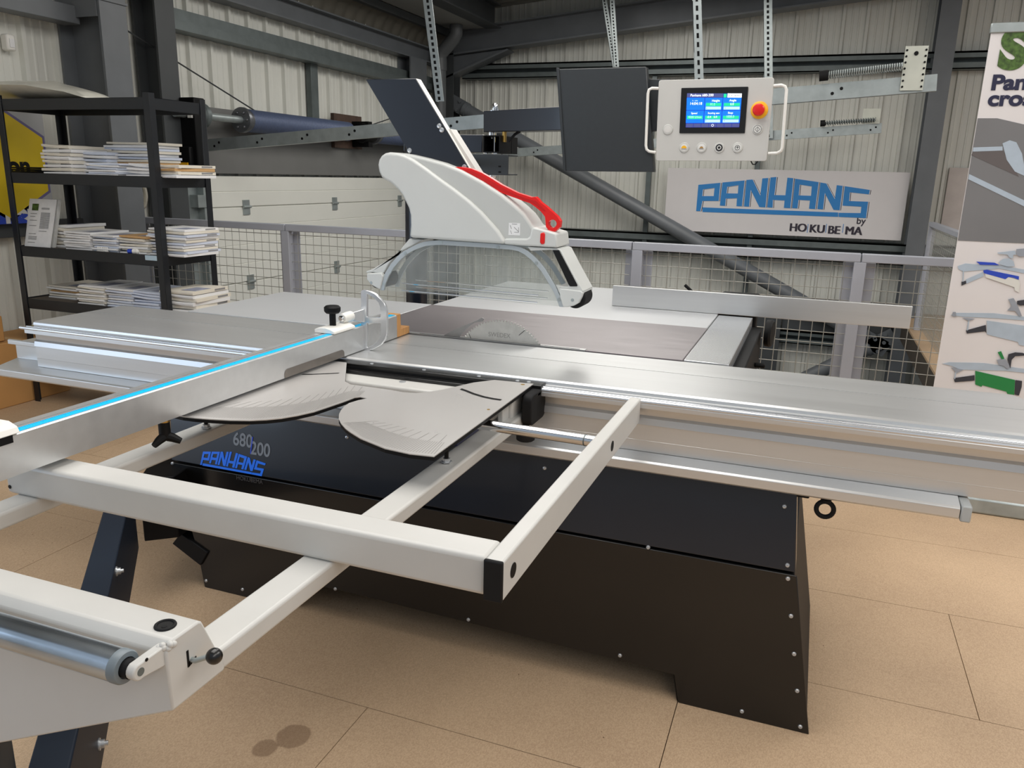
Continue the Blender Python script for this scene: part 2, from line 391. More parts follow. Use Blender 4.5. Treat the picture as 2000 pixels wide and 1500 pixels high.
# gable rafter
m = MB()
for (y0, y1, dz0, dz1) in ((9.98, 10.22, 0, .018), (10.09, 10.11, .018, .282), (9.98, 10.22, .282, .30)):
    m.hexa([V(-4.95, y0, 2.92+dz0), V(-4.95, y1, 2.92+dz0), V(-4.95, y1, 2.92+dz1), V(-4.95, y0, 2.92+dz1)],
           [V(6.3, y0, 3.95+dz0), V(6.3, y1, 3.95+dz0), V(6.3, y1, 3.95+dz1), V(6.3, y0, 3.95+dz1)])
struct(m.build('trim_16', steel, smooth=0), 'sloping gable rafter along the far wall')
m = MB(); m.prism([V(-4.9, 10.07, 2.63), V(-4.9, 10.07, 2.92), V(-3.9, 10.07, 3.01), V(-3.9, 10.07, 2.995)], (0, .06, 0)); m.prism([V(-4.9, 9.98, 2.60), V(-4.9, 9.98, 2.625), V(-3.88, 9.98, 3.00), V(-3.86, 9.98, 2.985)], (0, .22, 0)); struct(m.build('trim_17', steel, smooth=0), 'haunch plate in the far corner')
isec('trim_28', -4.9, -4.72, 9.0, 9.42, -2.7, 2.8, steel, 'steel stanchion on the left wall near the far corner', 'x')
isec('trim_18', -4.9, -4.62, 9.98, 10.2, -2.7, 3.0, steeld, 'steel corner column at the far left', 'y')
isec('trim_19', .955, 1.145, 9.96, 10.25, -2.7, 4.2, steel, 'grey steel column right of the far sign', 'y')
def girt(name, z0, z1, x0, x1, label):
    mb = MB(); y0 = 10.22
    mb.box(x0, x1, y0, 10.4, z1-.02, z1); mb.box(x0, x1, 10.38, 10.4, z0, z1); mb.box(x0, x1, y0, 10.4, z0, z0+.012); mb.box(x0, x1, y0, y0+.012, z0, z0+(z1-z0)*.36); mb.box(x0, x1, y0, y0+.012, z1-(z1-z0)*.36, z1)
    struct(mb.build(name, galvd, smooth=0), label)
girt('trim_20', 2.68, 2.86, -4.6, 6.3, 'upper horizontal girt on the far wall')
girt('trim_21', .56, .80, -4.6, 6.3, 'lower horizontal girt under the far sign')
girt('trim_22', -.46, -.30, -4.6, 6.3, 'horizontal girt at the lower level')
girt('trim_23', -1.4, -1.24, -4.6, 6.3, 'lowest horizontal girt')
for i, x in enumerate((-2.05, -.75)):
    sbox('trim_%d' % (24+i), x-.03, x+.03, 10.26, 10.32, -2.7, 2.7, galvd, 'thin vertical strut on the far wall', .002)
sbox('trim_26', -4.9, -4.84, 7.12, 7.24, 1.95, 2.54, galvd, 'vertical galvanised stud on the left wall', .002)
sbox('trim_34', -.74, -.28, 10.10, 10.16, -2.7, .10, steeld, 'dark upright panel added to darken the lower level')  # stands for a dark upright there and also darkens the dim lower level
sbox('trim_35', -.27, .95, 10.17, 10.21, -.28, .12, steeld, 'dark band added for the dimness of the lower level')  # added dark sheet: the weak light down there put into its colour
# diagonal braces
def brace(name, p0, p1, r, label):
    p0, p1 = Vector(p0), Vector(p1); d = (p1-p0).normalized(); mb = MB(); mb.cyl(p0, p1, r, 24)
    for p, s in ((p0, -1), (p1, 1)): mb.tube([p, p+d*s*.05], r*1.12, 24); 
    side = d.cross(V(0, 1, 0)).normalized()
    for p, s in ((p0, -1), (p1, 1)):
        q = [p+side*r*1.1, p+side*r*1.1+d*s*.34, p-side*r*1.1+d*s*.34, p-side*r*1.1]
        mb.prism([v+V(0, -.01, 0) for v in q], (0, .02, 0))
        for t in (.14, .26):
            for u in (.06, -.06): mb.cyl(p+d*s*t+side*u+V(0, -.03, 0), p+d*s*t+side*u+V(0, .01, 0), .022, 8)
    return struct(mb.build(name, steel), label)
brace('trim_27', (-4.45, 10.06, 2.27), (.62, 10.06, -.26), .085, 'tubular diagonal brace across the far wall')
brace('trim_33', (-.9, 10.06, -1.5), (.70, 10.06, -.42), .085, 'lower tubular brace meeting the column')
# downpipe
m = MB(); pts = [at(x_, y_, 1, 9.65) for x_, y_ in ((891, 52), (891, 66), (886, 76), (876, 88), (866, 99), (861, 106), (859, 118))]; pts[0].z = 3.24
b = Vector(pts[-1]); b2 = Vector(b); b2.z = -2.6
m.tube([p for p in pts]+[b+V(0, 0, -.1), b2], .080, 20)
m.tube([b+V(0, 0, .02), b+V(0, 0, -.12)], .089, 20)
pipe = tag(m.build('downpipe', mat('grey_pvc', (92, 95, 97), .45), org=b2), 'grey plastic rainwater downpipe in the far left corner', 'pipe')

# ------------------------------------------------------------------ sectional door, springs, tracks
DX = -4.84
door = thing('door_1', (DX, 7.35, -2.6), 'white sectional overhead door in the left wall', 'door'); door['kind'] = 'structure'
for k in range(6):
    a = 1.135-.67*k+.67 if k else 1.40
    zt = 1.40 if k == 0 else 1.135-.67*(k-1); zb = 1.135-.67*k
    if zb >= zt: continue
    mb = MB(); n = 2 if k == 0 else 4
    mb.box(DX-.03, DX-.0, 5.42, 9.52, zb, zt)
    h = (zt-zb-.006)/n
    for j in range(n):
        z0 = zb+.003+j*h
        mb.prism([V(DX-.02, 5.42, z0), V(DX+.015, 5.42, z0), V(DX+.02, 5.42, z0+.005), V(DX+.02, 5.42, z0+h-.005), V(DX+.015, 5.42, z0+h), V(DX-.02, 5.42, z0+h)], (0, 4.1, 0))
    p = mb.build('door_panel', doorm, door, smooth=0)
    if zt > -1:
        for yy in (6.0, 7.43, 8.86):
            hb = MB(); hb.box(DX+.02, DX+.03, yy-.045, yy+.045, zt-.07, zt+.0); hb.cyl((DX+.035, yy-.05, zt), (DX+.035, yy+.05, zt), .012, 8); hb.box(DX+.02, DX+.028, yy-.045, yy+.045, zt, zt+.06)
            if k: hb.build('hinge', galv, door)
m = MB(); m.box(DX-.02, DX+.05, 5.20, 5.42, -2.6, 1.40); m.box(DX+.05, DX+.12, 5.36, 5.40, -2.6, 1.35)
for z in (.3, .75, 1.15): m.box(DX+.05, DX+.13, 5.28, 5.40, z, z+.10)
m.build('side_track', galv, door)
sbox('trim_29', -4.92, -4.80, 5.12, 10.0, 1.42, 1.95, mat('grey_lintel_panel', (112, 112, 110), .5, 0, .05, 4), 'grey steel lintel above the overhead door')
def spring(name, y0, y1, label, red_hub):
    x, z = -4.62, 1.86
    t = thing(name, (x, y0, z), label, 'door spring', 'torsion springs above the overhead door')
    mb = MB(); secs = []; n = 20; y = y0+.05; k = 0
    pr = []
    while y < y1-.02: pr += [(y-y0, .088), (y-y0+.006, .094), (y-y0+.012, .094), (y-y0+.018, .088)]; y += .02
    mb.lathe((x, y0, z), (0, 1, 0), pr, 20); mb.build('coil', springm, t)
    hb = MB(); hb.lathe((x, y0-.03, z), (0, 1, 0), [(0, .10), (.012, .105), (.03, .105), (.04, .09), (.08, .088)], 24)
    for i in range(6): hb.sphere((x+.065*math.cos(i*PI/3), y0-.03, z+.065*math.sin(i*PI/3)), .014, 8)
    hb.build('cable_drum', mat('drum_metal', (110, 112, 116), .35, .6), t)
    rb = MB(); rb.lathe((x, y0-.07, z), (0, 1, 0), [(0, .022), (.05, .026)], 12); rb.build('hub', red if red_hub else galv, t)
spring('torsion_spring', 5.78, 7.42, 'blue torsion spring coil with red hub, nearer the shelving', True)
spring('torsion_spring', 7.95, 9.7, 'blue torsion spring coil half hidden behind the saw guard plate', False)
tag(MB().cyl((-4.62, 5.0, 1.86), (-4.62, 9.8, 1.86), .03, 14).build('spring_shaft', galv, org=(-4.62, 5.0, 1.86)), 'bright steel shaft carrying the blue door springs', 'shaft')
t = thing('bearing_bracket', (-4.79, 7.65, 1.7), 'rusty brown plate with dark bearing between the two blue springs', 'bracket')
MB().box(-4.80, -4.76, 7.38, 7.92, 1.70, 2.04).build('plate', rustm, t)
m = MB(); m.box(-4.76, -4.56, 7.72, 7.80, 1.72, 1.98); m.lathe((-4.62, 7.66, 1.86), (0, 1, 0), [(0, .1), (.12, .11), (.2, .1)], 18); m.build('bearing', blackm, t)
t = thing('door_operator', (-4.62, 5.15, 1.4), 'black door motor unit with small white label beside the shelving', 'motor')
m = MB(); m.box(-4.78, -4.52, 5.10, 5.22, 1.42, 1.98); m.box(-4.7, -4.56, 5.06, 5.14, 1.40, 1.62); m.build('body', blackm, t, .01)
MB().box(-4.58, -4.54, 5.088, 5.1, 1.83, 1.92).build('label_plate', white, t)
MB().box(-4.66, -4.58, 5.05, 5.06, 1.46, 1.50).build('warning_label', yellow, t)
m = MB(); m.lathe((-4.62, 5.24, 1.86), (0, 1, 0), [(0, .07), (.02, .095), (.06, .095), (.08, .05)], 20); m.build('coupling', galvd, t)

def track(name, y, p0, p1, curve, label, hh=.046):
    t = thing(name, p0, label, 'door track', 'sloping overhead door tracks')
    p0, p1 = Vector(p0), Vector(p1); d = (p1-p0).normalized(); up = V(-d.z, 0, d.x)
    mb = MB()
    for (a, b, y0, y1) in ((-hh, hh, y-.002, y+.002), (hh-.004, hh, y, y+.05), (-hh, -hh+.004, y, y+.05)):
        q = [p0+up*a, p0+up*b, p1+up*b, p1+up*a]
        mb.hexa([V(v.x, y0, v.z) for v in q], [V(v.x, y1, v.z) for v in q])
    if curve:
        pts = []
        for i in range(9):
            a = PI/2*i/8; pts.append((p0.x-.02-.28*math.sin(a), p0.z-.30+.28*math.cos(a)))
        for i in range(8):
            (xa, za), (xb, zb) = pts[i], pts[i+1]
            for s in (0, .085):
                pass
            mb.hexa([V(xa, y-.002, za+.045), V(xb, y-.002, zb+.045), V(xb, y-.002, zb-.045), V(xa, y-.002, za-.045)], [V(xa, y+.04, za+.045), V(xb, y+.04, zb+.045), V(xb, y+.04, zb-.045), V(xa, y+.04, za-.045)])
    mb.build('channel', galv, t, smooth=0)
    L = (p1-p0).length; s = .35
    while s < L-.1:
        for du in (0, .05):
            c = p0+d*(s+du)+up*(.012 if du else -.012); MB().cyl((c.x, y-.004, c.z), (c.x, y+.001, c.z), .010, 8).build('bolt_hole', blackm, t)
        s += .42
    return t, d, up, p1
def pY(px, py, y): return at(px, py, 1, y)
a, b = pY(352, 288, 5.4), pY(1830, 161, 5.4)
trk, d, up, pe = track('door_track', 5.4, a, b, True, 'long galvanised door track sloping up from shelving to far right')
m = MB(); c = pY(1785, 134, 5.4); m.box(c.x-.06, c.x+.06, 5.385, 5.395, c.z-.12, c.z+.12)
hp = m.build('end_plate', mat('yellowish_zinc', (204, 206, 194), .4, .3, .06, 10), trk)
for i in range(7):
    for s in (-.05, .05): MB().cyl((c.x+s, 5.380, c.z-.10+.033*i), (c.x+s, 5.39, c.z-.10+.033*i), .006, 8).build('plate_hole', blackm, hp)
MB().cyl((c.x, 5.380, c.z+.08), (c.x, 5.39, c.z+.08), .012, 10).build('plate_hole', blackm, hp)
def bumper(px0, py0, px1, py1, y, r, turns, label):
    p0, p1 = pY(px0, py0, y), pY(px1, py1, y); d = (p1-p0); L = d.length; d.normalize()
    t = thing('bumper_spring', p0, label, 'spring', 'bumper springs at the ends of the door tracks')
    mb = MB(); N = turns*8
    up = V(-d.z, 0, d.x); mb.tube([p0+d*L*i/N+(up*math.cos(2*PI*i/8)+V(0, 1, 0)*math.sin(2*PI*i/8))*r for i in range(N+1)], r*.22, 5); mb.build('coil', galv, t)
    MB().cyl(p0-d*.01, p1, r*.55, 10).build('rod', galvd, t)
    MB().cyl(p0-d*.02, p0+d*.03, r*1.5, 14).build('cap', rubber, t)
bumper(1607, 148, 1762, 130, 5.36, .020, 34, 'coiled bumper spring on the upper track below the white hole plate')
a, b = pY(930, 303, 9.6), pY(1722, 250, 9.6)
trk2, d, up, pe = track('door_track', 9.6, a, b, False, 'second galvanised door track, lower in view behind the control panel', .05)
bumper(1606, 241, 1710, 234, 9.56, .022, 22, 'smaller bumper spring on the lower track behind the control panel')
m = MB(); c = pY(1700, 232, 9.6); m.box(c.x-.08, c.x+.09, 9.58, 9.59, c.z-.05, c.z+.10); m.build('end_plate', mat('yellowish_zinc', (206, 208, 184)), trk2)

def strut(p0, p1, w, dep, label, slots=26, along=V(1, 0, 0)):
    p0, p1 = Vector(p0), Vector(p1); t = thing('slotted_strut', p1, label, 'slotted strut', 'slotted hanger struts from the roof')
    mb = MB(); h = along*w
    mb.hexa([p0, p0+h, p1+h, p1], [v+V(0, .004, 0) for v in (p0, p0+h, p1+h, p1)])
    mb.hexa([p0, p0+V(0, dep, 0), p1+V(0, dep, 0), p1], [v+along*.004 for v in (p0, p0+V(0, dep, 0), p1+V(0, dep, 0), p1)])
    mb.build('angle', galv, t, smooth=0)
    d = (p1-p0)
    for i in range(slots):
        c = p0+d*((i+.5)/slots)+h*.5; u = d/slots*.28
        MB().hexa([c-u-h*.13, c-u+h*.13, c+u+h*.13, c+u-h*.13], [v+V(0, -.0015, 0) for v in (c-u-h*.13, c-u+h*.13, c+u+h*.13, c+u-h*.13)]).build('slot', blackm, t, smooth=0)
def roofup(p, q):  # extend from q through p up to roof
    p, q = Vector(p), Vector(q); d = p-q; s = (roofz(p.x)+.12-q.z)/d.z; return q+d*s
p, q = pY(826, 0, 5.35), pY(850, 198, 5.35); strut(roofup(p, q), q, .068, .05, 'long slanted slotted strut hanging behind the black guard plate', 40)
p, q = pY(1175, 0, 9.55), pY(1196, 131, 9.55); strut(roofup(p, q), q, .06, .05, 'slotted strut above dark screen box, left of a pair')
p, q = pY(1190, 0, 9.5), pY(1199, 131, 9.5); strut(roofup(p, q), q, .06, .05, 'slotted strut above dark screen box, right of a pair')
p, q = pY(1352, 0, 5.35), pY(1358, 200, 5.35); strut(roofup(p, q), q, .055, .05, 'wide slotted strut right above the control panel', 34)
p, q = pY(1491, 0, 9.55), pY(1493, 270, 9.55); strut(roofup(p, q), q, .09, .06, 'narrow slotted strut behind right edge of control panel', 34)
# stay cables
def cable(p0, p1, r, label): tag(MB().cyl(p0, p1, r, 6).build('stay_cable', steeld, org=p1), label, 'cable')
cable((-4.80, 4.75, 2.42), (-4.72, 6.1, 1.95), .006, 'thin slanted cable on left wall left of blue spring')
cable((-4.80, 9.2, 2.2), (-4.72, 7.9, 1.93), .006, 'thin slanted cable above the second blue spring')
# coiled cable and sensor
m = MB()
for k in range(4): m.tube([at(276+8*math.cos(a)+k, 385+22*math.sin(a), 1, 4.922-.004*k) for a in [2*PI*i/16 for i in range(16)]], .008, 6, closed=True)
tag(m.build('cable_coil', paperc, org=at(276, 385, 1, 4.92)), 'coil of cream cable hung on the door post behind the shelving', 'cable')
t = thing('motion_sensor', at(15, 102, 0, -4.88), 'small white motion sensor high on the left wall', 'sensor')
p, q = at(5, 65, 0, -4.87), at(27, 101, 0, -4.87)
MB().box(-4.9, -4.84, p.y, q.y, q.z, p.z).build('body', white, t, .012)
MB().box(-4.845, -4.835, p.y+.015, q.y-.015, q.z+.02, q.z+.07).build('lens', paper, t)

# ------------------------------------------------------------------ mesh railing
def railing(name, a, b, label, posts, rail_y=4.62, ztop=1.105):
    """a, b: ends along x (or along y when given as 'y')"""
    t = thing(name, (a, rail_y, 0), label, 'railing', 'wire mesh railing panels')
    mb = MB(); mb.box(a, b, rail_y-.025, rail_y+.025, ztop-.045, ztop); mb.build('top_rail', railp, t, .004)
    MB().box(a, b, rail_y-.02, rail_y+.02, .06, .10).build('bottom_rail', railp, t, .003)
    for p in posts:
        pm = MB(); pm.box(p-.03, p+.03, rail_y-.025, rail_y+.035, 0, ztop-.045); pm.box(p-.08, p+.08, rail_y+.036, rail_y+.042, .1, ztop-.05); pm.build('post', railp, t, .003)
    w = MB(); r = .0022; x = a+.02
    while x < b-.01:
        w.tube([(x, rail_y, .1), (x, rail_y, ztop-.045)], r, 4); x += .0625
    z = .12
    while z < ztop-.06:
        w.tube([(a+.01, rail_y+.004, z), (b-.01, rail_y+.004, z)], r, 4); z += .061
    w.build('wire_mesh', wirem, t, smooth=0)
railing('mesh_railing', -4.74, -3.385, 'grey wire mesh railing panel behind the shelving', (-4.70,))
railing('mesh_railing', -3.38, -.99, 'long grey mesh railing panel behind the saw guard', (-3.385,))
railing('mesh_railing', -.985, .235, 'grey mesh railing panel behind the rip fence', (-.955,))
railing('mesh_railing', .24, 1.06, 'grey mesh railing panel beside the tall banner', (.235,))
t = thing('mesh_railing', (1.10, 4.75, 0), 'grey mesh railing running back along the chipboard ledge', 'railing', 'wire mesh railing panels')
m = MB(); m.box(1.06, 1.12, 4.68, 9.2, 1.06, 1.105); m.build('top_rail', railp, t, .004)
for yy in (4.75, 6.9, 9.15): MB().box(1.06, 1.12, yy-.03, yy+.03, 0, 1.06).build('post', railp, t, .003)
w = MB(); y = 4.8
while y < 9.1: w.tube([(1.09, y, .06), (1.09, y, 1.06)], .0022, 4); y += .0625
z = .12
while z < 1.05: w.tube([(1.09, 4.75, z), (1.09, 9.1, z)], .0022, 4); z += .061
w.build('wire_mesh', wirem, t, smooth=0)
tag(MB().box(1.32, 1.75, 10.37, 10.40, .98, 1.66).build('wall_board', mat('pinkish_board', (206, 196, 190), .5), org=(1.5, 10.15, .9)), 'plain pinkish board fixed to the far wall beside the banner', 'board')

# ------------------------------------------------------------------ far sign with logo
LOGO = [
 ([(120,105),(335,85),(318,262),(160,262),(140,362),(98,362)], [[(165,150),(278,135),(270,215),(158,215)]]),
 ([(355,82),(572,62),(545,315),(492,313),(497,235),(388,240),(382,310),(330,308)], [[(402,125),(512,108),(505,190),(395,188)]]),
 ([(590,57),(650,53),(725,210),(745,42),(803,38),(775,325),(715,322),(632,155),(615,318),(565,316)], []),
 ([(825,33),(883,28),(862,205),(970,207),(990,35),(1048,40),(1018,333),(955,330),(962,258),(848,252),(845,328),(792,325)], []),
 ([(1065,45),(1295,78),(1260,342),(1200,338),(1210,258),(1098,252),(1088,335),(1035,333)], [[(1110,103),(1228,120),(1220,212),(1100,208)]]),
 ([(1312,82),(1370,92),(1452,245),(1472,108),(1530,115),(1500,352),(1440,350),(1355,185),(1338,345),(1282,342)], []),
 ([(1550,118),(1795,155),(1786,198),(1600,178),(1592,263),(1778,270),(1757,430),(1490,418),(1490,378),(1705,381),(1712,318),(1528,308)], []),
 ([(160,325),(1485,375),(1485,418),(160,370)], []),
]
SY = 10.2
t = thing('brand_sign', (-.45, SY, .8), 'white rectangular sign with big blue angular lettering on the far wall', 'sign')
MB().box(-1.80, .915, SY, SY+.015, .842, 1.598).build('board', bannerw, t, .002)
m = MB()
for out, holes in LOGO:
    f = lambda q, dx=0: at(1340+(q[0]+dx)*.2, 340+q[1]*.2, 1, SY-.004)
    m.prism([f(q) for q in out], (0, .003, 0), [[f(q) for q in h] for h in holes])
m.build('logo_lettering', blue, t, smooth=0)
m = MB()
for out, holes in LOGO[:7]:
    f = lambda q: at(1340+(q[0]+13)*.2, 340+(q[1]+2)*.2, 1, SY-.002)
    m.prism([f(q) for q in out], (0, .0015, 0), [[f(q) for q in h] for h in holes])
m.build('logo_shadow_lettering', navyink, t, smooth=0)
m = MB()
for out, holes in LOGO[:7]:
    f = lambda q: at(1340+(q[0]+7)*.2, 340+(q[1]+1)*.2, 1, SY-.003)
    m.prism([f(q) for q in out], (0, .001, 0), [[f(q) for q in h] for h in holes])
m.build('logo_outline', bannerw, t, smooth=0)
p0, p1 = at(1541, 451, 1, SY), at(1687, 457, 1, SY)
for body, x_, y_ in (('HO', 1541, 451), ('KU', 1580, 453.5), ('BE', 1616, 456), ('MA', 1649.5, 457.5)):
    q = at(x_, y_, 1, SY-.002)
    for i_, dx in enumerate((-.006, -.002, .002, .006)): text('maker_lettering', body, .132, q+V(dx, -.0012*i_, 0), FRONT, darkink, t, bold=0, sx=.96)
m = MB()
for px in (1577.5, 1613.5, 1646.5): 
    q = at(px, 446, 1, SY-.002); m.box(q.x-.003, q.x+.003, SY-.003, SY-.001, q.z-.05, q.z+.05)
m.build('divider_line', blue, t)
q = at(1672, 437, 1, SY); text('by_lettering', 'by', .105, (q.x, SY-.002, q.z), FRONT, darkink, t, bold=.002)

# ------------------------------------------------------------------ roll-up banner
BY = 4.05
t = thing('rollup_banner', (1.1, BY, 0), 'tall roll-up banner with green S and printed saws at right edge', 'banner')
BX0, BX1 = .59, 1.45
m = MB(); m.box(BX0, BX1, BY, BY+.004, .06, 2.11); m.build('sheet', bannerw, t)
MB().box(BX0-.01, BX1+.02, BY-.10, BY+.10, 0, .075).build('base_cassette', galv, t, .01)
MB().box(BX0-.005, BX1, BY-.008, BY+.012, 2.08, 2.12).build('top_bar', galv, t, .004)
f = lambda x, y: at(x, y, 1, BY-.002)
def bprism(pts, mt, nm, off=0): 
    mb = MB(); mb.prism([v+V(0, -off, 0) for v in [f(*q) for q in pts]], (0, .0015, 0)); return mb.build(nm, mt, t, smooth=0)
z1, z0 = f(1920, 231).z, f(1880, 470).z
mm = MB(); q = [f(1911, 231), f(1948, 231), f(2000, 246)]
mm.prism([V(BX0+.002, BY-.002, q[0].z), V(q[1].x, BY-.002, q[1].z), V(BX1, BY-.002, q[2].z-.16), V(BX1, BY-.002, z0), V(BX0+.002, BY-.002, z0)], (0, .0015, 0)); mm.build('grey_photo_print', bannerg, t, smooth=0)
bprism([(1901, 288), (1958, 286), (1958, 294), (1900, 296)], plight, 'pale_rail_print', .001)
bprism([(1900, 297), (1960, 294), (1990, 345), (1897, 303)], bannerd, 'dark_rail_print', .001)
bprism([(1958, 280), (1972, 274), (1985, 278), (1996, 300), (2004, 345), (1982, 335), (1966, 312)], plight, 'guard_print', .0015)
bprism([(1893, 340), (2010, 396), (2010, 408), (1891, 350)], plight, 'tube_print', .0015)
text('letter_print', 'S', .205, f(1949, 131), FRONT, greenp, t, bold=.012, sx=1.0)
q = f(1948, 132); text('letter_print', 'A', .205, (q.x+.135, q.y, q.z-.006), FRONT, greenp, t, bold=.012, sx=1.0)
q = f(1934, 175); text('headline_print', 'Pane', .083, q, FRONT, navyink, t, bold=.0032, sx=1.12)
q = f(1928, 206); text('headline_print', 'cros', .083, q, FRONT, navyink, t, bold=.0032, sx=1.12)
def machine(shapes):
    for k, (nm, mt, pts) in enumerate(shapes):
        bprism([(1800+x*.38, 440+y*.38) for x, y in pts], mt, nm, .0005+.0006*k)
machine([('machine_table_print', plight, [(185, 210), (225, 196), (330, 205), (400, 205), (540, 230), (540, 250), (400, 222), (215, 238), (190, 226)]),
 ('machine_arm_print', plight, [(228, 278), (316, 240), (318, 262), (230, 300)]), ('machine_foot_print', pdark, [(205, 290), (228, 285), (228, 300), (205, 310)]),
 ('machine_pole_print', plight, [(212, 232), (218, 232), (214, 290), (210, 290)]), ('machine_base_print', bannerpale, [(325, 245), (430, 277), (445, 266), (498, 280), (505, 300), (500, 345), (478, 335), (476, 318), (330, 268)]),
 ('machine_cover_print', pblue, [(316, 232), (335, 228), (500, 262), (498, 280), (470, 268), (445, 266), (430, 277), (320, 246)]),
 ('machine_carriage_print', pblue, [(280, 186), (375, 192), (400, 205), (300, 202)]), ('machine_hood_print', plight, [(398, 188), (420, 172), (450, 170), (472, 185), (478, 210), (440, 212), (400, 200)]),
 ('machine_mast_print', plight, [(388, 140), (480, 130), (485, 150), (470, 152), (468, 170), (450, 165), (440, 150), (392, 146)]), ('machine_screen_print', pgrey, [(486, 122), (540, 118), (540, 158), (500, 160), (486, 150)])])
machine([('machine_table_print', plight, [(150, 462), (180, 450), (370, 452), (540, 472), (540, 490), (380, 478), (210, 470)]), ('machine_base_print', plight, [(335, 490), (540, 518), (540, 622), (500, 615), (495, 600), (370, 570), (335, 560)]),
 ('machine_arm_print', pdark, [(228, 540), (330, 512), (332, 552), (325, 545), (232, 556)]), ('machine_pole_print', plight, [(240, 485), (246, 485), (238, 540), (232, 540)]), ('machine_bracket_print', pgrey, [(208, 475), (275, 480), (240, 492)]),
 ('machine_hood_print', pgrey, [(445, 380), (472, 374), (490, 405), (515, 465), (500, 468), (480, 440), (440, 438), (462, 415)]), ('machine_mast_print', pdark, [(490, 388), (540, 380), (540, 410), (505, 412), (490, 405)]), ('machine_stop_print', pgrey, [(160, 445), (175, 445), (178, 468), (158, 468)])])
machine([('machine_table_print', plight, [(106, 712), (140, 704), (320, 708), (540, 740), (540, 760), (430, 748), (200, 742), (150, 722)]), ('machine_cover_print', pgreen, [(276, 748), (480, 795), (476, 872), (440, 866), (436, 855), (312, 822), (308, 830), (276, 818)]),
 ('machine_end_print', pdark, [(482, 795), (516, 800), (514, 830), (500, 875), (478, 870)]), ('machine_arm_print', pdark, [(165, 785), (272, 770), (272, 798), (170, 806)]), ('machine_bracket_print', pgrey, [(150, 730), (215, 742), (180, 760)]),
 ('machine_pole_print', plight, [(172, 755), (178, 755), (172, 790), (167, 790)]), ('machine_flag_print', pgreen, [(390, 652), (408, 646), (425, 685), (412, 690)]), ('machine_hood_print', pgrey, [(385, 690), (430, 686), (455, 725), (440, 738), (420, 722), (395, 716)]),
 ('machine_mast_print', pdark, [(445, 662), (480, 652), (520, 655), (540, 668), (480, 672), (462, 690), (455, 735), (440, 690)])])

# ------------------------------------------------------------------ yellow sign on left wall
YX = -4.80
f = lambda x, y: at(x, y, 0, YX)
t = thing('yellow_sign', f(0, 450), 'silver board with a yellow hexagon sign behind the shelving', 'sign')
a, b = f(0, 222), f(95, 455)
m = MB(); m.box(YX-.02, YX, 3.2, b.y+.06, 1.09, 1.79); m.build('board', signg, t)
cy, cz, R = 3.70, 1.46, .34
hexp = lambda r: [V(YX+.001, cy+r*math.sin(PI/3*i), cz+r*math.cos(PI/3*i)) for i in range(6)]
m = MB(); m.prism(hexp(.355), (.002, 0, 0)); m.build('hexagon_border', mat('purple_border', (112, 104, 150), .5), t, smooth=0)
m = MB(); m.prism([p+V(.002, 0, 0) for p in hexp(.335)], (.002, 0, 0)); m.build('hexagon_panel', ybannerm, t, smooth=0)
MB().box(YX, YX+.003, 3.2, b.y+.06, 1.09, 1.20).build('blue_band', pblue, t)
R90 = (PI/2, 0, PI/2)
text('band_lettering', 'nen', .16, (YX+.004, 3.66, 1.10), R90, white, t, bold=.008)
text('hexagon_lettering', 'on', .15, (YX+.006, 3.72, 1.40), R90, blackm, t, bold=.006)

# ------------------------------------------------------------------ shelving rack
RX0, RX1, RY0, RY1 = -4.54, -3.40, 3.50, 3.93
rack = thing('shelving_rack', (-3.97, 3.7, 0), 'black metal boltless shelving rack full of brochures', 'shelving')
for x in (RX0, RX1):
    for y in (RY0, RY1):
        sx = 1 if x == RX0 else -1; sy = 1 if y == RY0 else -1
        mb = MB(); mb.box(min(x, x+sx*.042), max(x, x+sx*.042), min(y, y+sy*.004), max(y, y+sy*.004), 0, 1.845); mb.box(min(x, x+sx*.004), max(x, x+sx*.004), min(y, y+sy*.042), max(y, y+sy*.042), 0, 1.845)
        mb.build('post', rackm, rack, .001)
SH = [1.815, 1.405, .975, .655, .25]
for z in SH:
    mb = MB(); e = .004
    mb.box(RX0+e, RX1-e, RY0+.004, RY0+.014, z-.055, z+.006); mb.box(RX0+e, RX1-e, RY1-.014, RY1-.004, z-.055, z+.006)
    mb.box(RX0+.004, RX0+.014, RY0+.004, RY1-.004, z-.055, z+.006); mb.box(RX1-.014, RX1-.004, RY0+.004, RY1-.004, z-.055, z+.006); mb.build('shelf_beam', rackm, rack, .002)
    MB().box(RX0+.012, RX1-.012, RY0+.012, RY1-.012, z-.010, z).build('shelf_board', rackb, rack)
q = at(294, 505, 1, RY0-.004); MB().box(q.x-.045, q.x+.045, RY0+.0005, RY0+.0045, q.z-.012, q.z+.016).build('load_label', scrlight if 0 else mat('silver_label', (190, 214, 230), .3, .3), rack, .006)

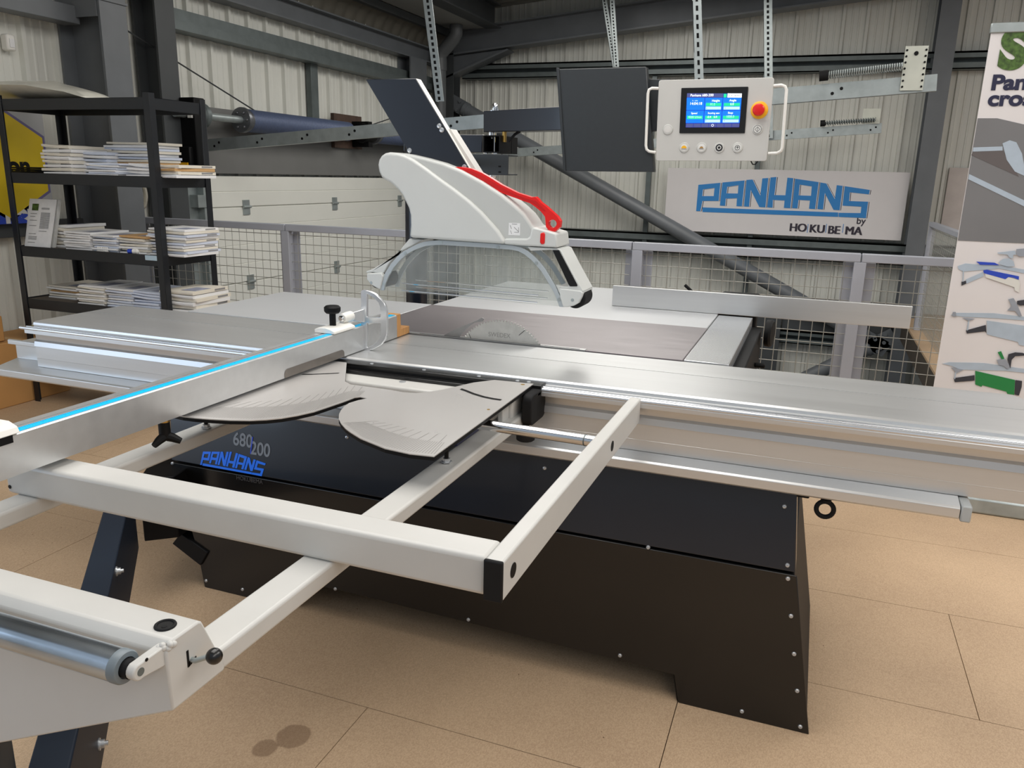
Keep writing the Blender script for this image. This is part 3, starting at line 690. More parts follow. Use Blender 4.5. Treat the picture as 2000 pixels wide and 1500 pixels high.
PM = [paper, paperb, paperc, paper]
proto = {}
def booklet(mt, kind):
    """one brochure, A4 size: spine edge rounded, free edges fanned, slightly bowed"""
    k = (mt.name, kind)
    if k not in proto:
        rg = random.Random(kind*7+3); mb = MB(); nx = 7; secs = []
        bow = (.0, .35, .7)[kind]
        for i in range(nx):
            u = i/(nx-1); x = -.105+.21*u; lift = bow*(1-u)**2
            th = 1-.25*(1-u)
            j = rg.uniform(-.002, .002)
            secs.append([V(x, -.148+j, lift), V(x, -.150+j, lift+.5*th), V(x, -.148+j, lift+th), V(x, .148+j, lift+th), V(x, .148+j, lift)])
        mb.loft(secs); o = mb.build('brochure', mt, smooth=0); me = o.data; bpy.data.objects.remove(o); proto[k] = me
    return proto[k]
def stack(px0, px1, ptop, shelf, y, n, label, group, mts=None, rot=0, depth=.29, tan=(), edge=False):
    z = SH[shelf]; a, b = at(px0, 400, 1, y), at(px1, 400, 1, y)
    x0, x1 = a.x, b.x
    pb = at((px0+px1)/2, ptop, 1, y); H = max(.02, pb.z-z)
    th = H/n; zc = z
    for i in range(n):
        mt = paperbr if i in tan else (mts or PM)[i % len(mts or PM)]
        kind = 0 if i == 0 else random.choice((0, 1, 1, 2)) if i > n*.5 else random.choice((0, 0, 1))
        o = bpy.data.objects.new('brochure', booklet(mt, kind)); COL.objects.link(o)
        w = (x1-x0)/.21
        t_ = th*random.uniform(.80, .95)
        o.scale = (w*random.uniform(.95, 1.02), depth/.296, t_)
        o.location = ((x0+x1)/2+random.uniform(-.009, .009), y+depth/2+random.uniform(-.008, .010), zc)
        o.rotation_euler = (0, 0, rot+random.uniform(-.05, .05))
        zc += th
        top = i == n-1
        tag(o, ('topmost brochure of the ' if top else 'brochure inside the ')+label, 'brochure', None if top else group)
        if edge and i % 2:
            c = bpy.data.objects.new('edge_print', spine_me); COL.objects.link(c); c.parent = o
        if top:
            c2 = bpy.data.objects.new('cover_print', cover_me); COL.objects.link(c2); c2.parent = o
mb = MB()
mb.box(.1048, .1053, .03, .12, .2, .8)
o = mb.build('edge_print', inkg, smooth=0); spine_me = o.data; bpy.data.objects.remove(o)
mb = MB(); mb.box(.0, .09, -.11, .02, 1.0, 1.03)
o = mb.build('cover_print', mat('faded_cover_print', (150, 154, 172), .5, 0, .3, 30), smooth=0); cover_me = o.data; bpy.data.objects.remove(o)
S1 = 'upper shelf'; S2 = 'middle shelf'; S3 = 'lower shelf'
stack(94, 150, 283, 1, 3.53, 8, 'tall stack at left of the upper shelf', 'tall stack at left of the upper shelf', [paper, paperc])
stack(152, 217, 296, 1, 3.62, 7, 'bluish stack second from left on the upper shelf', 'bluish stack on the upper shelf', [paperb, paper])
stack(180, 238, 318, 1, 3.515, 6, 'short front stack in the middle of the upper shelf', 'short front stack on the upper shelf', [paper, paperb])
stack(216, 306, 277, 1, 3.70, 12, 'big ragged stack at the back right of the upper shelf', 'big ragged stack on the upper shelf', [paperb, paper, paperc], tan=(4,), depth=.22)
stack(254, 300, 321, 1, 3.515, 4, 'low stack beside right front post of the upper shelf', 'low stack beside the right front post', [paper], depth=.17)
stack(312, 352, 321, 1, 3.56, 4, 'low stack with tan edges at right end of upper shelf', 'low stack at the right end of the upper shelf', [paper, paperc], tan=(2,), depth=.30, edge=True)
stack(97, 122, 438, 2, 3.60, 7, 'stack just behind the standing leaflet', 'stack behind the standing leaflet', [paper, paperc])
stack(118, 170, 452, 2, 3.53, 8, 'stack right of the standing leaflet on the middle shelf', 'stack right of the standing leaflet', [paper])
stack(173, 222, 458, 2, 3.53, 8, 'centre stack behind the white clip strip', 'stack at centre of the middle shelf', [paperb, paper])
stack(225, 280, 460, 2, 3.53, 7, 'stack with tan page right of centre on the middle shelf', 'stack right of centre on the middle shelf', [paper, paperc], tan=(6,))
stack(281, 356, 446, 2, 3.56, 10, 'tall printed stack at right end of the middle shelf', 'tall stack at right end of the middle shelf', [paper, paperb, paperc], depth=.27, edge=True)
stack(74, 132, 557, 3, 3.62, 6, 'tan-edged stack at the left of the lower shelf', 'tan-edged stack on the lower shelf', [paper, paperc], tan=(3,))
stack(132, 186, 556, 3, 3.53, 9, 'stack second from left on the lower shelf', 'stack second from left on the lower shelf', [paper, paperc])
stack(189, 240, 562, 3, 3.53, 8, 'stack in the middle of the lower shelf', 'stack in the middle of the lower shelf', [paperb, paper])
stack(242, 296, 568, 3, 3.53, 7, 'bluish stack right of the middle on the lower shelf', 'bluish stack on the lower shelf', [paperb])
stack(298, 366, 566, 3, 3.57, 6, 'wide stack at the right end of the lower shelf', 'wide stack at right end of the lower shelf', [paper, paperc], depth=.30, edge=True)
# dark folder, leaflet holder, small items
a, b = at(25, 335, 1, 3.62), at(93, 335, 1, 3.62)
for k in range(3):
    o = MB().box(a.x, b.x-.02*k, 3.60, 3.85, SH[1]+.004+k*.012, SH[1]+.014+k*.012).build('folder', blackm, org=(a.x, 3.6, SH[1]+k*.012), bevel=.002)
    tag(o, ('lowest', 'middle', 'topmost')[k]+' black folder of the low pile at left end of upper shelf', 'folder', 'black folders')
t = thing('display_leaflet', at(78, 480, 1, 3.53), 'printed white leaflet standing upright in an acrylic holder', 'leaflet')
a, b, c, d = [at(x_, y_, 1, d_) for x_, y_, d_ in ((58, 388, 3.61), (110, 390, 3.61), (97, 484, 3.53), (48, 481, 3.53))]
tilt = V(0, 0, 0)
m = MB(); m.prism([a+tilt, b+tilt, c, d], (0, .006, 0)); m.build('sheet', paper, t)
m = MB(); m.prism([a+tilt+V(.005, .012, 0), b+tilt+V(.012, .012, 0), c+V(.012, .02, 0), d+V(.01, .02, 0)], (0, .014, 0)); m.build('holder', wrapm, t)
def uv(u, v): return (a*(1-u)+b*u)*(1-v)+(d*(1-u)+c*u)*v+tilt*(1-v)+V(0, -.0015, 0)
m = MB()
for u0, u1, v0, v1 in ((.1, .35, .3, .32), (.1, .3, .36, .39), (.5, .8, .18, .22), (.5, .85, .28, .62), (.1, .38, .44, .47), (.1, .38, .55, .57), (.12, .4, .72, .74), (.12, .45, .78, .86), (.5, .8, .66, .68), (.12, .4, .9, .93)):
    n = max(1, int((v1-v0)/.02)); 
    for k in range(n):
        w = v0+(v1-v0)*k/n; m.add([uv(u0, w), uv(u1, w), uv(u1, w+.012), uv(u0, w+.012)], [(0, 1, 2, 3)])
m.build('print_line', inkg, t, smooth=0)
m = MB(); m.add([uv(.14, .1), uv(.38, .1), uv(.38, .24), uv(.14, .24)], [(0, 1, 2, 3)]); m.build('photo_print', greenp, t, smooth=0)
q = at(200, 486, 1, 3.525); m = MB(); m.box(q.x-.04, q.x+.04, 3.52, 3.535, SH[2], SH[2]+.010)
for i in range(6): m.cyl((q.x-.035+i*.014, 3.527, SH[2]+.01), (q.x-.035+i*.014, 3.527, SH[2]+.03), .005, 8)
tag(m.build('clip_strip', white, org=(q.x, 3.527, SH[2])), 'little white plastic clip strip on front edge of middle shelf', 'clip')
q = at(262, 485, 1, 3.525); t = thing('plastic_bottle', (q.x, 3.525, SH[2]), 'tiny white bottle with blue cap lying on the middle shelf', 'bottle')
MB().lathe((q.x-.02, 3.53, SH[2]+.017), (1, .2, 0), [(0, .008), (.006, .015), (.035, .016), (.045, .008)], 14).build('body', white, t)
MB().lathe((q.x-.045, 3.525, SH[2]+.016), (1, .2, 0), [(0, .012), (.024, .012)], 14).build('cap', pblue, t)
# wrapped bundle on top
m = MB(); secs = []
for i, (px, h, w) in enumerate(((-160, .05, .36), (0, .10, .40), (80, .115, .40), (120, .105, .38), (150, .075, .34), (180, .05, .30), (205, .012, .26))):
    q = at(px, 193, 1, 3.74); n = 12
    secs.append([V(q.x, 3.70+w/2*math.cos(2*PI*k/n), 1.828+h*(.5+.5*math.sin(2*PI*k/n))**.7*(1+random.uniform(-.06, .06))) for k in range(n)])
m.loft(secs); tag(m.build('wrapped_bundle', mat('cloudy_plastic_wrap', (214, 212, 200), .25, 0, .08, 12, bump=.5), org=(-4.3, 3.7, 1.82), smooth=70), 'long white bundle in plastic wrap lying on top of the rack', 'bundle')

# ------------------------------------------------------------------ cardboard boxes at left
t = thing('cardboard_box', (-4.62, 3.5, 0), 'brown cardboard box on the floor under the end of the sliding table', 'box')
MB().box(-4.89, -4.56, 3.16, 3.78, 0, .40).build('body', card, t, .006)
MB().box(-4.89, -4.56, 3.43, 3.49, .4005, .402).build('tape', paperbr, t)
tag(MB().box(-4.88, -4.60, 3.22, 3.40, .403, .56).build('cardboard_box', card, org=(-4.73, 3.3, .405), bevel=.006), 'smaller brown cardboard box on top of the floor box', 'box')

# ================================================================== the saw
T = .90
saw = thing('panel_saw', (-.9, 2.6, 0), 'black and silver sliding table panel saw, the main machine', 'saw machine')
# base cabinet
FY = 2.039
out = [(-1.92, 0), (-1.56, 0), (-1.52, .106), (-1.37, .112), (-.24, .088), (-.222, 0), (.133, 0), (.052, .462), (-2.02, .462), (-1.94, .14)]
m = MB(); m.prism([V(x, FY, z) for x, z in out], (0, .004, 0))
m.build('lower_cover_panel', blackp, saw, .004)
m = MB(); m.prism([V(x+(.012 if x < -1 else -.006), FY+.004, z) for x, z in out], (0, .72, 0)); m.build('base_cabinet', blackm, saw, .004)
TN = V(0, -1, .16).normalized(); TP = V(0, FY, .470)
top = [atp(1554, 1119, TP, TN), V(.026, FY+.037, .70), V(-2.04, FY+.037, .70), V(-2.022, FY, .470)]
m = MB(); m.prism(top, (0, .10, 0)); m.build('upper_cover_panel', navy, saw, .003)
m = MB(); m.box(-2.0, .02, 2.20, 2.78, .46, .72); m.box(-1.5, -.42, 2.3, 3.08, .55, .86); m.build('machine_body', blackm, saw, .006)
m = MB(); m.box(-.1, .06, 2.09, 2.7, .66, .70); m.box(-1.9, -1.7, 2.09, 2.7, .66, .70); m.build('beam_support', blackm, saw, .004)
SP = [(1532, 989, 1), (1538, 1104, 1), (1064, 914, 1), (1266, 1069, 1), (1539, 1130, 0), (1545, 1203, 0), (1551, 1277, 0), (1557, 1349, 0), (1563, 1419, 0), (1449, 1389, 0), (1211, 1280, 0), (915, 1210, 0), (655, 1150, 0), (474, 1151, 0), (403, 1134, 0), (388, 1078, 0), (337, 905, 0), (678, 854, 1)]
for px, py, upf in SP:
    q = atp(px, py, TP, TN) if upf else at(px, py, 1, FY)
    nrm = TN if upf else V(0, -1, 0)
    MB().lathe(q+nrm*.0, nrm, [(-.002, .0062), (.002, .006), (.004, .0045), (.0045, .0022), (.0025, .002)], 12).build('screw', screwm, saw)
tilt = math.atan(.16)
RT = (PI/2-tilt, 0, 0)
q = atp(455, 868, TP, TN)+TN*.001; text('model_lettering', '680', .062, q, RT, greyvinyl, saw, bold=.0012, sx=.86)
q = atp(489, 886, TP, TN)+TN*.001; text('model_lettering', '200', .062, q, RT, greyvinyl, saw, bold=.0012, sx=.86)
a = atp(493, 853, TP, TN)+TN*.001; b = atp(489, 886, TP, TN)+TN*.001
m = MB(); m.prism([a, a+V(.0035, 0, 0), b+V(.0035, 0, 0), b], TN*.0006); m.build('model_divider', mat('blue_divider', (26, 70, 220), .4), saw, smooth=0)
c00, c10, c01, c11 = [atp(x, y, TP, TN) for x, y in ((395.6, 881.5), (519.5, 905), (391.5, 908), (514.5, 930.5))]
def lg(qx, qy):
    u = (qx-98)/(1795-98)
    # the painted sign slopes: map its two base lines
    yt = 105+(155-105)*u; yb_ = 365+(430-365)*u; v = (qy-yt)/(yb_-yt)
    return (c00*(1-u)+c10*u)*(1-v)+(c01*(1-u)+c11*u)*v+TN*.001
m = MB()
for out_, holes in LOGO: m.prism([lg(*q) for q in out_], TN*.0006, [[lg(*q) for q in h] for h in holes])
m.build('logo_lettering', brblue, saw, smooth=0)
q = at(462, 936, 1, FY); text('maker_lettering', 'HOKUBEMA', .021, (q.x, FY-.001, q.z), FRONT, dimvinyl, saw, bold=.0006, sx=.95)
# swing arm towards the camera
arm = thing('swing_arm', (-1.95, 2.0, .3), 'dark navy outrigger arm swinging from the saw base under the crosscut frame', 'support arm')
A, B = V(-2.02, 1.815, 0), V(-1.086, .75, 0); d = (B-A).normalized(); nn = V(-d.y, d.x, 0)
m = MB(); w = .034
q = lambda P, s, z: P+nn*w*s+V(0, 0, z)
m.hexa([q(A, -1, .23), q(A, 1, .23), q(A, 1, .45), q(A, -1, .45)], [q(B, -1, .23), q(B, 1, .23), q(B, 1, .45), q(B, -1, .45)]); m.build('beam', mat('satin_navy_paint', (30, 38, 50), .5, 0, .04, 20), arm, .004)
zb_ = .225
pv = [at(282, 1058, 2, zb_), at(350, 1050, 2, zb_), at(352, 1035, 2, zb_)+V(.0, .16, 0), at(283, 1035, 2, zb_)+V(-.05, .12, 0)]
m = MB(); m.prism(pv, (0, 0, .225)); m.build('pivot_housing', blackm, arm, .004)
m = MB(); m.prism([at(336, 1062, 1, 2.03), at(391, 1105, 1, 2.03), at(405, 1080, 1, 2.03), at(352, 1042, 1, 2.03)], (0, .05, 0)); m.build('pivot_bracket', blackm, arm, .003)
q_ = at(6, 1485, 1, .745); m = MB(); m.cyl((q_.x, .745, .02), (q_.x, .745, .66), .016, 18); m.build('support_post', charc, arm, .004)
m = MB(); m.cyl((q_.x, .745, 0), (q_.x, .745, .03), .035, 20); m.build('foot', rubber, arm)
for px, py in ((227, 1116), (193, 1454)):
    # bolt on the right side face of the arm
    nr = nn*(1 if nn.x > 0 else -1); P = atp(px, py, A+nr*w, nr)
    MB().lathe(P, nr, [(-.004, .013), (.003, .013), (.0035, .009), (.011, .009), (.0115, .005), (.018, .005)], 6 if 0 else 12).build('bolt', screwm, arm)

# cast table and extensions
MB().box(-1.558, -.356, 2.528, 3.145, T-.045, T).build('cast_table', cast, saw, .002)
MB().box(-1.556, -.36, 3.149, 4.09, T-.04, T-.001).build('rear_extension_table', tablem, saw, .003)
MB().box(-2.35, -1.562, 2.528, 3.16, T-.04, T-.001).build('side_extension_table', tablem, saw, .003)
m = MB(); m.box(-.354, -.212, 2.535, 3.49, T-.062, T-.001); m.build('infeed_table_profile', alub, saw, .002)
m = MB(); m.box(-1.52, -1.48, 3.9, 3.95, 0, T-.04); m.box(-.46, -.42, 3.9, 3.95, 0, T-.04); m.build('table_leg', blackm, saw)
m = MB(); m.box(-.212, -.17, 2.6, 3.5, .70, .86); m.cyl((-.17, 3.2, .76), (-.13, 3.2, .76), .01, 10); m.build('fence_guide_casting', blackm, saw, .004)
q0 = at(1495, 650, 1, 3.40); m = MB(); m.lathe(q0, (1, -.15, 0), [(0, .02), (.004, .055), (.022, .057), (.03, .05), (.034, .01)], 28); m.build('handwheel', blackm, saw)
m = MB(); m.box(-1.47, -.68, 2.522, 2.548, T-.003, T+.0012); m.build('blade_slot_plate', slotm, saw)
MB().box(-1.30, -.70, 2.5285, 2.5315, T+.0008, T+.0018).build('blade_slot', blackm, saw)
# blade
bc = V(-.982, 2.531, T+.077-.178); R = .178; pts = []; nT = 96
for i in range(nT):
    a0 = 2*PI*i/nT
    for fr, rr in ((0, R), (.30, R*1.0), (.36, R*.965), (.80, R*.972)):
        a_ = a0+2*PI/nT*fr; pts.append(bc+V(-math.cos(a_)*rr, 0, math.sin(a_)*rr))
m = MB(); m.prism([p+V(0, -.0016, 0) for p in pts], (0, .0032, 0)); bl = m.build('saw_blade', blademat, saw, smooth=0)
m = MB()
for ang in (42, 118):
    a_ = math.radians(ang); c = bc+V(-math.cos(a_)*.158, -.0018, math.sin(a_)*.158); dd = V(-math.cos(a_+.35), 0, math.sin(a_+.35))*.014; e = V(dd.z, 0, -dd.x)*.06
    m.prism([c-dd-e, c+dd-e, c+dd+e, c-dd+e], (0, -.0004, 0))
m.build('expansion_slot', blackm, bl, smooth=0)
text('blade_lettering', 'SWEDEX', .022, (bc.x-.05, bc.y-.0022, T+.016), FRONT, mat('etched_grey', (166, 164, 159), .45, .7), saw, bold=.0, sx=.95, ext=.0001)
kn = [(-1.215, .896), (-1.165, .925), (-1.075, .968), (-1.056, .979), (-1.050, .976), (-1.053, .966)]
for i in range(9):
    a_ = math.radians(57-3.6*i); kn.append((bc.x-math.cos(a_)*.190*1, bc.z+math.sin(a_)*.190))
kn = [k for k in kn if k[1] > .893 or k[0] < -1.1]
m = MB(); m.prism([V(x, 2.5295, z) for x, z in kn], (0, .0026, 0)); m.build('riving_knife', mat('knife_steel', (168, 166, 164), .35, .9, .05, 30), saw, smooth=0)

# guide beam under the sliding table
by = [(2.14, .80), (2.106, .816), (2.10, .812), (2.10, .797), (2.13, .79), (2.13, .737), (2.035, .720), (2.030, .715), (2.030, .692), (2.036, .687), (2.40, .687), (2.40, .80)]
m = MB(); m.loft([[V(x, y, z) for y, z in by] for x in (-2.83, .395)]); m.build('guide_beam', alu, saw, .0015, smooth=0)
m = MB(); m.box(.397, .42, 2.028, 2.40, .683, .725); m.build('beam_end_cap', mat('grey_plastic_cap', (176, 180, 180), .4), saw, .004)
q = V(.10, 2.075, .645); m = MB(); m.tube([q+V(.021*math.cos(2*PI*i/24), 0, .021*math.sin(2*PI*i/24)) for i in range(24)], .0062, 12, closed=True); m.cyl(q+V(0, 0, .02), q+V(0, 0, .046), .009, 12); m.cyl(q+V(0, 0, .022), q+V(0, 0, .028), .013, 12); m.build('lifting_eye', rubber, saw)

# ------------------------------------------------------------------ sliding carriage
sl = thing('sliding_table', (-1.05, 2.3, .72), 'long silver aluminium sliding carriage along the front of the saw', 'sliding table')
sec = [(2.333, T), (2.096, T), (2.088, .896), (2.086, .888), (2.060, .886), (2.052, .882), (2.048, .874), (2.048, .863), (2.088, .860), (2.091, .832), (2.082, .826), (2.079, .808), (2.084, .806), (2.084, .762), (2.0835, .7615), (2.0835, .7605), (2.084, .76), (2.084, .730), (2.49, .730), (2.49, .862), (2.502, .862), (2.502, T), (2.337, T), (2.337, T-.004), (2.333, T-.004)]
def slide_sec(x, cut=0): return [V(x-(max(0, y-2.40)/.10*cut), y, z) for y, z in sec]
m = MB(); m.loft([slide_sec(-2.665-.0, 0), slide_sec(.64, .075)]); m.build('carriage', alu, sl, 0, smooth=0)
MB().box(-2.668, .60, 2.058, 2.074, .885, .8885).build('guide_strip', chrome, sl, .001)
m = MB(); m.cyl((-2.69, 2.053, .880), (.62, 2.053, .880), .0062, 10); m.build('guide_rod', alub, sl)
m = MB(); m.box(-2.672, -2.665, 2.11, 2.48, .73, .885); m.build('end_plate', galvd, sl, .002)

# ------------------------------------------------------------------ crosscut frame
cr = thing('crosscut_table', (-.85, 1.5, .82), 'pale grey tubular crosscut outrigger frame in front of the saw', 'crosscut frame')
def tub(name, x0, x1, y0, y1, z0, z1, mt=cream, bev=.006): return MB().box(x0, x1, y0, y1, z0, z1).build(name, mt, cr, bev, 3)
tR = tub('right_tube', -.421, -.390, 1.032, 2.046, .822, .890, bev=.004)
MB().box(-.4215, -.3895, 1.026, 1.034, .821, .891).build('end_cap', rubber, cr, .003)
MB().box(-.42, -.391, 2.045, 2.050, .822, .890).build('end_cap', cream, cr, .003)
for yy in (1.105, 1.73):
    MB().lathe((-.3895, yy-(.03 if yy < 1.5 else 0), .856), (1, 0, 0), [(0, .0125), (.0006, .0125)], 20).build('tube_hole', blackm, cr)
MB().box(-1.462, -.4215, 1.040, 1.108, .820, .887).build('front_tube', cream, cr, .008, 3)
MB().lathe((-1.452, 1.0395, .835), (0, -1, 0), [(0, .004), (.0006, .004)], 12).build('tube_hole', blackm, cr)
MB().box(-.765, -.703, .742, 2.03, .786, .820).build('lower_bar', cream, cr, .006, 3)
MB().box(-1.442, -1.382, .742, 2.03, .786, .820).build('lower_bar', cream, cr, .006, 3)
MB().box(-1.33, -.72, 1.945, 2.075, .80, .868).build('rear_tube', cream, cr, .008, 3)
q = at(787, 745, 2, .869); MB().lathe((q.x, 2.0, .868), (0, 0, 1), [(0, .010), (.002, .010), (.003, .006)], 16).build('bolt', screwm, cr)
m = MB(); m.box(-1.40, -.672, 2.045, 2.096, .868, .893); m.box(-1.40, -.672, 2.018, 2.045, .868, .878); m.build('clamp_bar', blackp, cr, .002)
for px in (726, 828, 935, 1010, 1032):
    q = at(px, 700+.118*(px-640), 2, .8935); MB().lathe((q.x, 2.07, .893), (0, 0, 1), [(0, .006), (.0015, .0055), (.002, .003)], 12).build('screw', screwm, cr)
# clamp at the right end of the bar
pr = []
for (yc, zc, a0) in ((2.068, .863, 0), (1.985, .863, 90), (1.985, .815, 180), (2.068, .815, 270)):
    for k in range(5): a_ = math.radians(a0+90*k/4); pr.append(V(-.700, yc+.020*math.cos(a_), zc+.020*math.sin(a_)))
m = MB(); m.prism(pr, (.028, 0, 0)); m.build('clamp_block', rubber, cr, .003, 2)
MB().box(-.745, -.73, 1.90, 1.99, .79, .885).build('clamp_plate', cream, cr, .003)
m = MB(); m.box(-.86, -.755, 1.66, 1.80, .822, .882); m.build('rod_block', mat('dark_blue_block', (24, 28, 74), .3, 0, .05, 20), cr, .004)
m = MB(); m.cyl((-.80, 1.73, .866), (-.42, 1.715, .866), .0135, 24); m.build('telescopic_rod', chrome, cr)
MB().cyl((-.452, 1.7165, .866), (-.449, 1.716, .866), .0142, 24).build('rod_collar', galvd, cr)
q = V(-.695, 1.99, .795); m = MB(); m.cyl(q+V(0, 0, .01), q+V(0, 0, -.022), .010, 12); m.lathe(q+V(0, 0, -.048), (0, 0, 1), [(0, .022), (.003, .026), (.020, .027), (.026, .022), (.028, .01)], 24); m.build('clamp_knob', rubber, cr)
# degree plate with two fans
PZ = .894
ppx = [(677, 708), (674, 745), (684, 750.5), (717, 755), (760, 761), (787, 766), (812, 767.5), (832, 766), (864, 761), (925, 747), (966, 742), (1042, 749.5), (848, 891), (800, 886), (752, 875.5), (704, 856), (686, 845), (675, 837), (666, 827), (661.5, 818), (662, 809), (666, 801), (673, 793), (682, 787), (700, 781.5), (717, 778), (703, 775), (693, 776), (683, 780), (668, 785.5), (640, 795), (613, 804), (582, 811), (550, 816.5), (520, 819.5), (487, 821), (450, 820.5), (413, 818.6), (380, 816), (357, 813), (335, 808)]
plate = [at(x, y, 2, PZ) for x, y in ppx]
plate.append(V(-1.40, plate[-1].y+.03, PZ)); plate.append(V(-1.40, plate[0].y+.0, PZ))
m = MB(); m.prism(plate, (0, 0, -.0022)); pl = m.build('degree_plate', platem, cr, smooth=0)
m = MB(); m.prism([p+V(0, 0, -.0023) for p in plate], (0, 0, -.008)); m.build('degree_plate_backing', blackm, cr, smooth=0)
m = MB()
for (cx, cy, r0, r1, a0, a1, n) in ((at(1020, 745, 2, PZ).x, at(1020, 745, 2, PZ).y, .49, .64, 208, 266, 70), (at(700, 725, 2, PZ).x, at(700, 725, 2, PZ).y, .33, .44, 215, 285, 60)):
    pass
# fan graduations: short engraved lines parallel to the edges of each fan
def grads(edge, inner, n, nm):
    mb = MB()
    def along(ch, s):
        P = [at(x, y, 2, PZ+.0004) for x, y in ch]; L = [0]
        for i in range(len(P)-1): L.append(L[-1]+(P[i+1]-P[i]).length)
        s *= L[-1]
        for i in range(len(P)-1):
            if s <= L[i+1]+1e-9: return P[i].lerp(P[i+1], (s-L[i])/(L[i+1]-L[i]))
        return P[-1]
    for k in range(n):
        s = k/(n-1); e = along(edge, s); i_ = along(inner, s); l = 1 if k % 5 == 0 else .62
        p0 = e.lerp(i_, .05); p1 = e.lerp(i_, l); d = (p1-p0).normalized(); w = V(-d.y, d.x, 0)*.0005
        mb.add([p0-w, p0+w, p1+w, p1-w], [(0, 1, 2, 3)])
    mb.build(nm, engr, pl, smooth=0)
grads([(357, 812), (413, 817.5), (487, 820), (550, 815.5), (613, 803), (668, 784.5), (700, 774)], [(470, 785), (520, 783), (572, 778), (620, 770), (660, 760), (690, 752), (720, 757)], 75, 'engraved_scale')
grads([(668, 826), (704, 855), (752, 874), (800, 884), (846, 889)], [(740, 822), (772, 830), (806, 838), (836, 845), (880, 850)], 48, 'engraved_scale')
# curved slots in the plate
def slotarc(pts, w):
    mb = MB(); P = [at(x, y, 2, PZ+.0006) for x, y in pts]
    for i in range(len(P)-1):
        for z in (0,): mb.add([P[i]+V(0, -w, 0), P[i+1]+V(0, -w, 0), P[i+1]+V(0, w, 0), P[i]+V(0, w, 0)], [(0, 1, 2, 3)])
    mb.build('curved_slot', blackm, pl, smooth=0)
slotarc([(900, 759.5), (910, 763), (925, 769), (945, 775), (962, 778.5), (979, 781)], .0065)
slotarc([(590, 731), (610, 731), (640, 729.5), (662, 728.5)], .005)
q = at(954, 800, 2, PZ); MB().lathe(q, (0, 0, 1), [(0, .004), (.001, .004)], 10).build('pin', brass, cr)
q = at(1021, 751, 2, PZ); MB().lathe(q, (0, 0, 1), [(0, .006), (.0006, .006)], 10).build('pin', brass, cr)
for px, py in ((872, 902), (403, 835)):
    q = at(px, py, 2, .822); m = MB(); m.cyl(q+V(0, 0, -.002), q+V(0, 0, .065), .005, 10); m.build('support_stud', blackm, cr)
    m = MB(); m.lathe(q, (0, 0, 1), [(0, .013), (.002, .013), (.003, .009), (.009, .009)], 6); m.build('stud_nut', screwm, cr)
# wing knob below fence
q = at(322, 846, 0, -1.352); m = MB(); m.cyl(q+V(0, 0, .03), q+V(0, 0, -.012), .013, 16)
for k in range(3):
    a_ = 2*PI*k/3+.5; m.tube([q+V(0, 0, -.006), q+V(.018*math.cos(a_), .018*math.sin(a_), -.012), q+V(.034*math.cos(a_), .034*math.sin(a_), -.020)], [.012, .010, .007], 10)
m.build('wing_knob', blackm, cr); MB().cyl(q+V(0, 0, .028), q+V(0, 0, .038), .014, 16).build('brass_washer', brass, cr)

# roller end box
EX = -.700
def bsec(x, zb):
    return [V(x, .675, .880), V(x, .682, .886), V(x, .728, .886), V(x, .734, .882), V(x, .770, .795), V(x, .768, min(.788, zb+.02)), V(x, .671, zb), V(x, .669, .873)]
m = MB(); m.loft([bsec(EX, .789), bsec(-1.03, .640), bsec(-1.21, .563), bsec(-1.70, .563)]); m.build('roller_housing', cream, cr, .003, 2)
q = at(323, 1222, 2, .8862); m = MB(); m.tube([q+V(.0120*math.cos(2*PI*i/28), .0120*math.sin(2*PI*i/28), .0006) for i in range(28)], .0022, 8, closed=True); m.build('bush', rubber, cr)
MB().lathe(q, (0, 0, 1), [(0, .0115), (.0006, .0115)], 28).build('bush_bore', mat('deep_black', (6, 6, 6), .8), cr)
MB().lathe(q+V(.001, -.003, .0006), (0, 0, 1), [(0, .0036), (.0006, .0034), (.0008, .001)], 18).build('bush_screw', rubber, cr)
yq = at(370, 1285, 0, EX+.0005)
m = MB(); m.box(EX-.0005, EX+.0007, yq.y-.004, yq.y-.0005, yq.z-.012, yq.z+.012); m.prism([V(EX+.0004, yq.y-.002, yq.z-.012), V(EX+.0004, yq.y-.002, yq.z-.005), V(EX+.0004, yq.y+.012, yq.z-.004), V(EX+.0004, yq.y+.012, yq.z-.008)], (.0003, 0, 0)); m.build('lever_slot', blackm, cr, smooth=0)
lv = V(EX, yq.y+.004, yq.z-.005); tip = at(408, 1282, 1, yq.y+.012)
m = MB(); m.tube([lv-V(.03, 0, 0), lv+V(.006, 0, 0), tip], .0036, 12); le = m.build('lock_lever', galv, cr)
MB().sphere(tip+V(.006, .003, 0), .0108, 18).build('ball_knob', blackp, le)
q_ = at(275, 1312, 1, .632); RY_, RZ_, RX_ = .632, q_.z, q_.x-.0135
m = MB(); m.cyl(V(-1.57, RY_, RZ_), V(RX_-.020, RY_, RZ_), .0207, 40); m.build('roller', zinc, cr)
m = MB(); m.lathe((RX_-.020, RY_, RZ_), (1, 0, 0), [(0, .0213), (.009, .0213), (.0118, .0195), (.0122, .0135), (.009, .013), (.009, .0)], 36); m.build('roller_end_cap', mat('grey_end_cap', (112, 122, 128), .4), cr)
m = MB(); m.lathe((RX_-.011, RY_, RZ_), (1, 0, 0), [(0, .0122), (.012, .0122)], 24); m.build('roller_bearing', rubber, cr)
m = MB(); pr = []
c = V(RX_, RY_, RZ_); e = V(RX_, .675, .866)
for k in range(9):
    a_ = math.radians(110)+PI*k/8; pr.append(c+V(0, math.cos(a_)*.0115, math.sin(a_)*.0115))
pr += [e+V(0, 0, -.012), e+V(0, 0, .016)]
m.prism(pr, (.0135, 0, 0)); m.build('roller_bracket', cream, cr, .002)
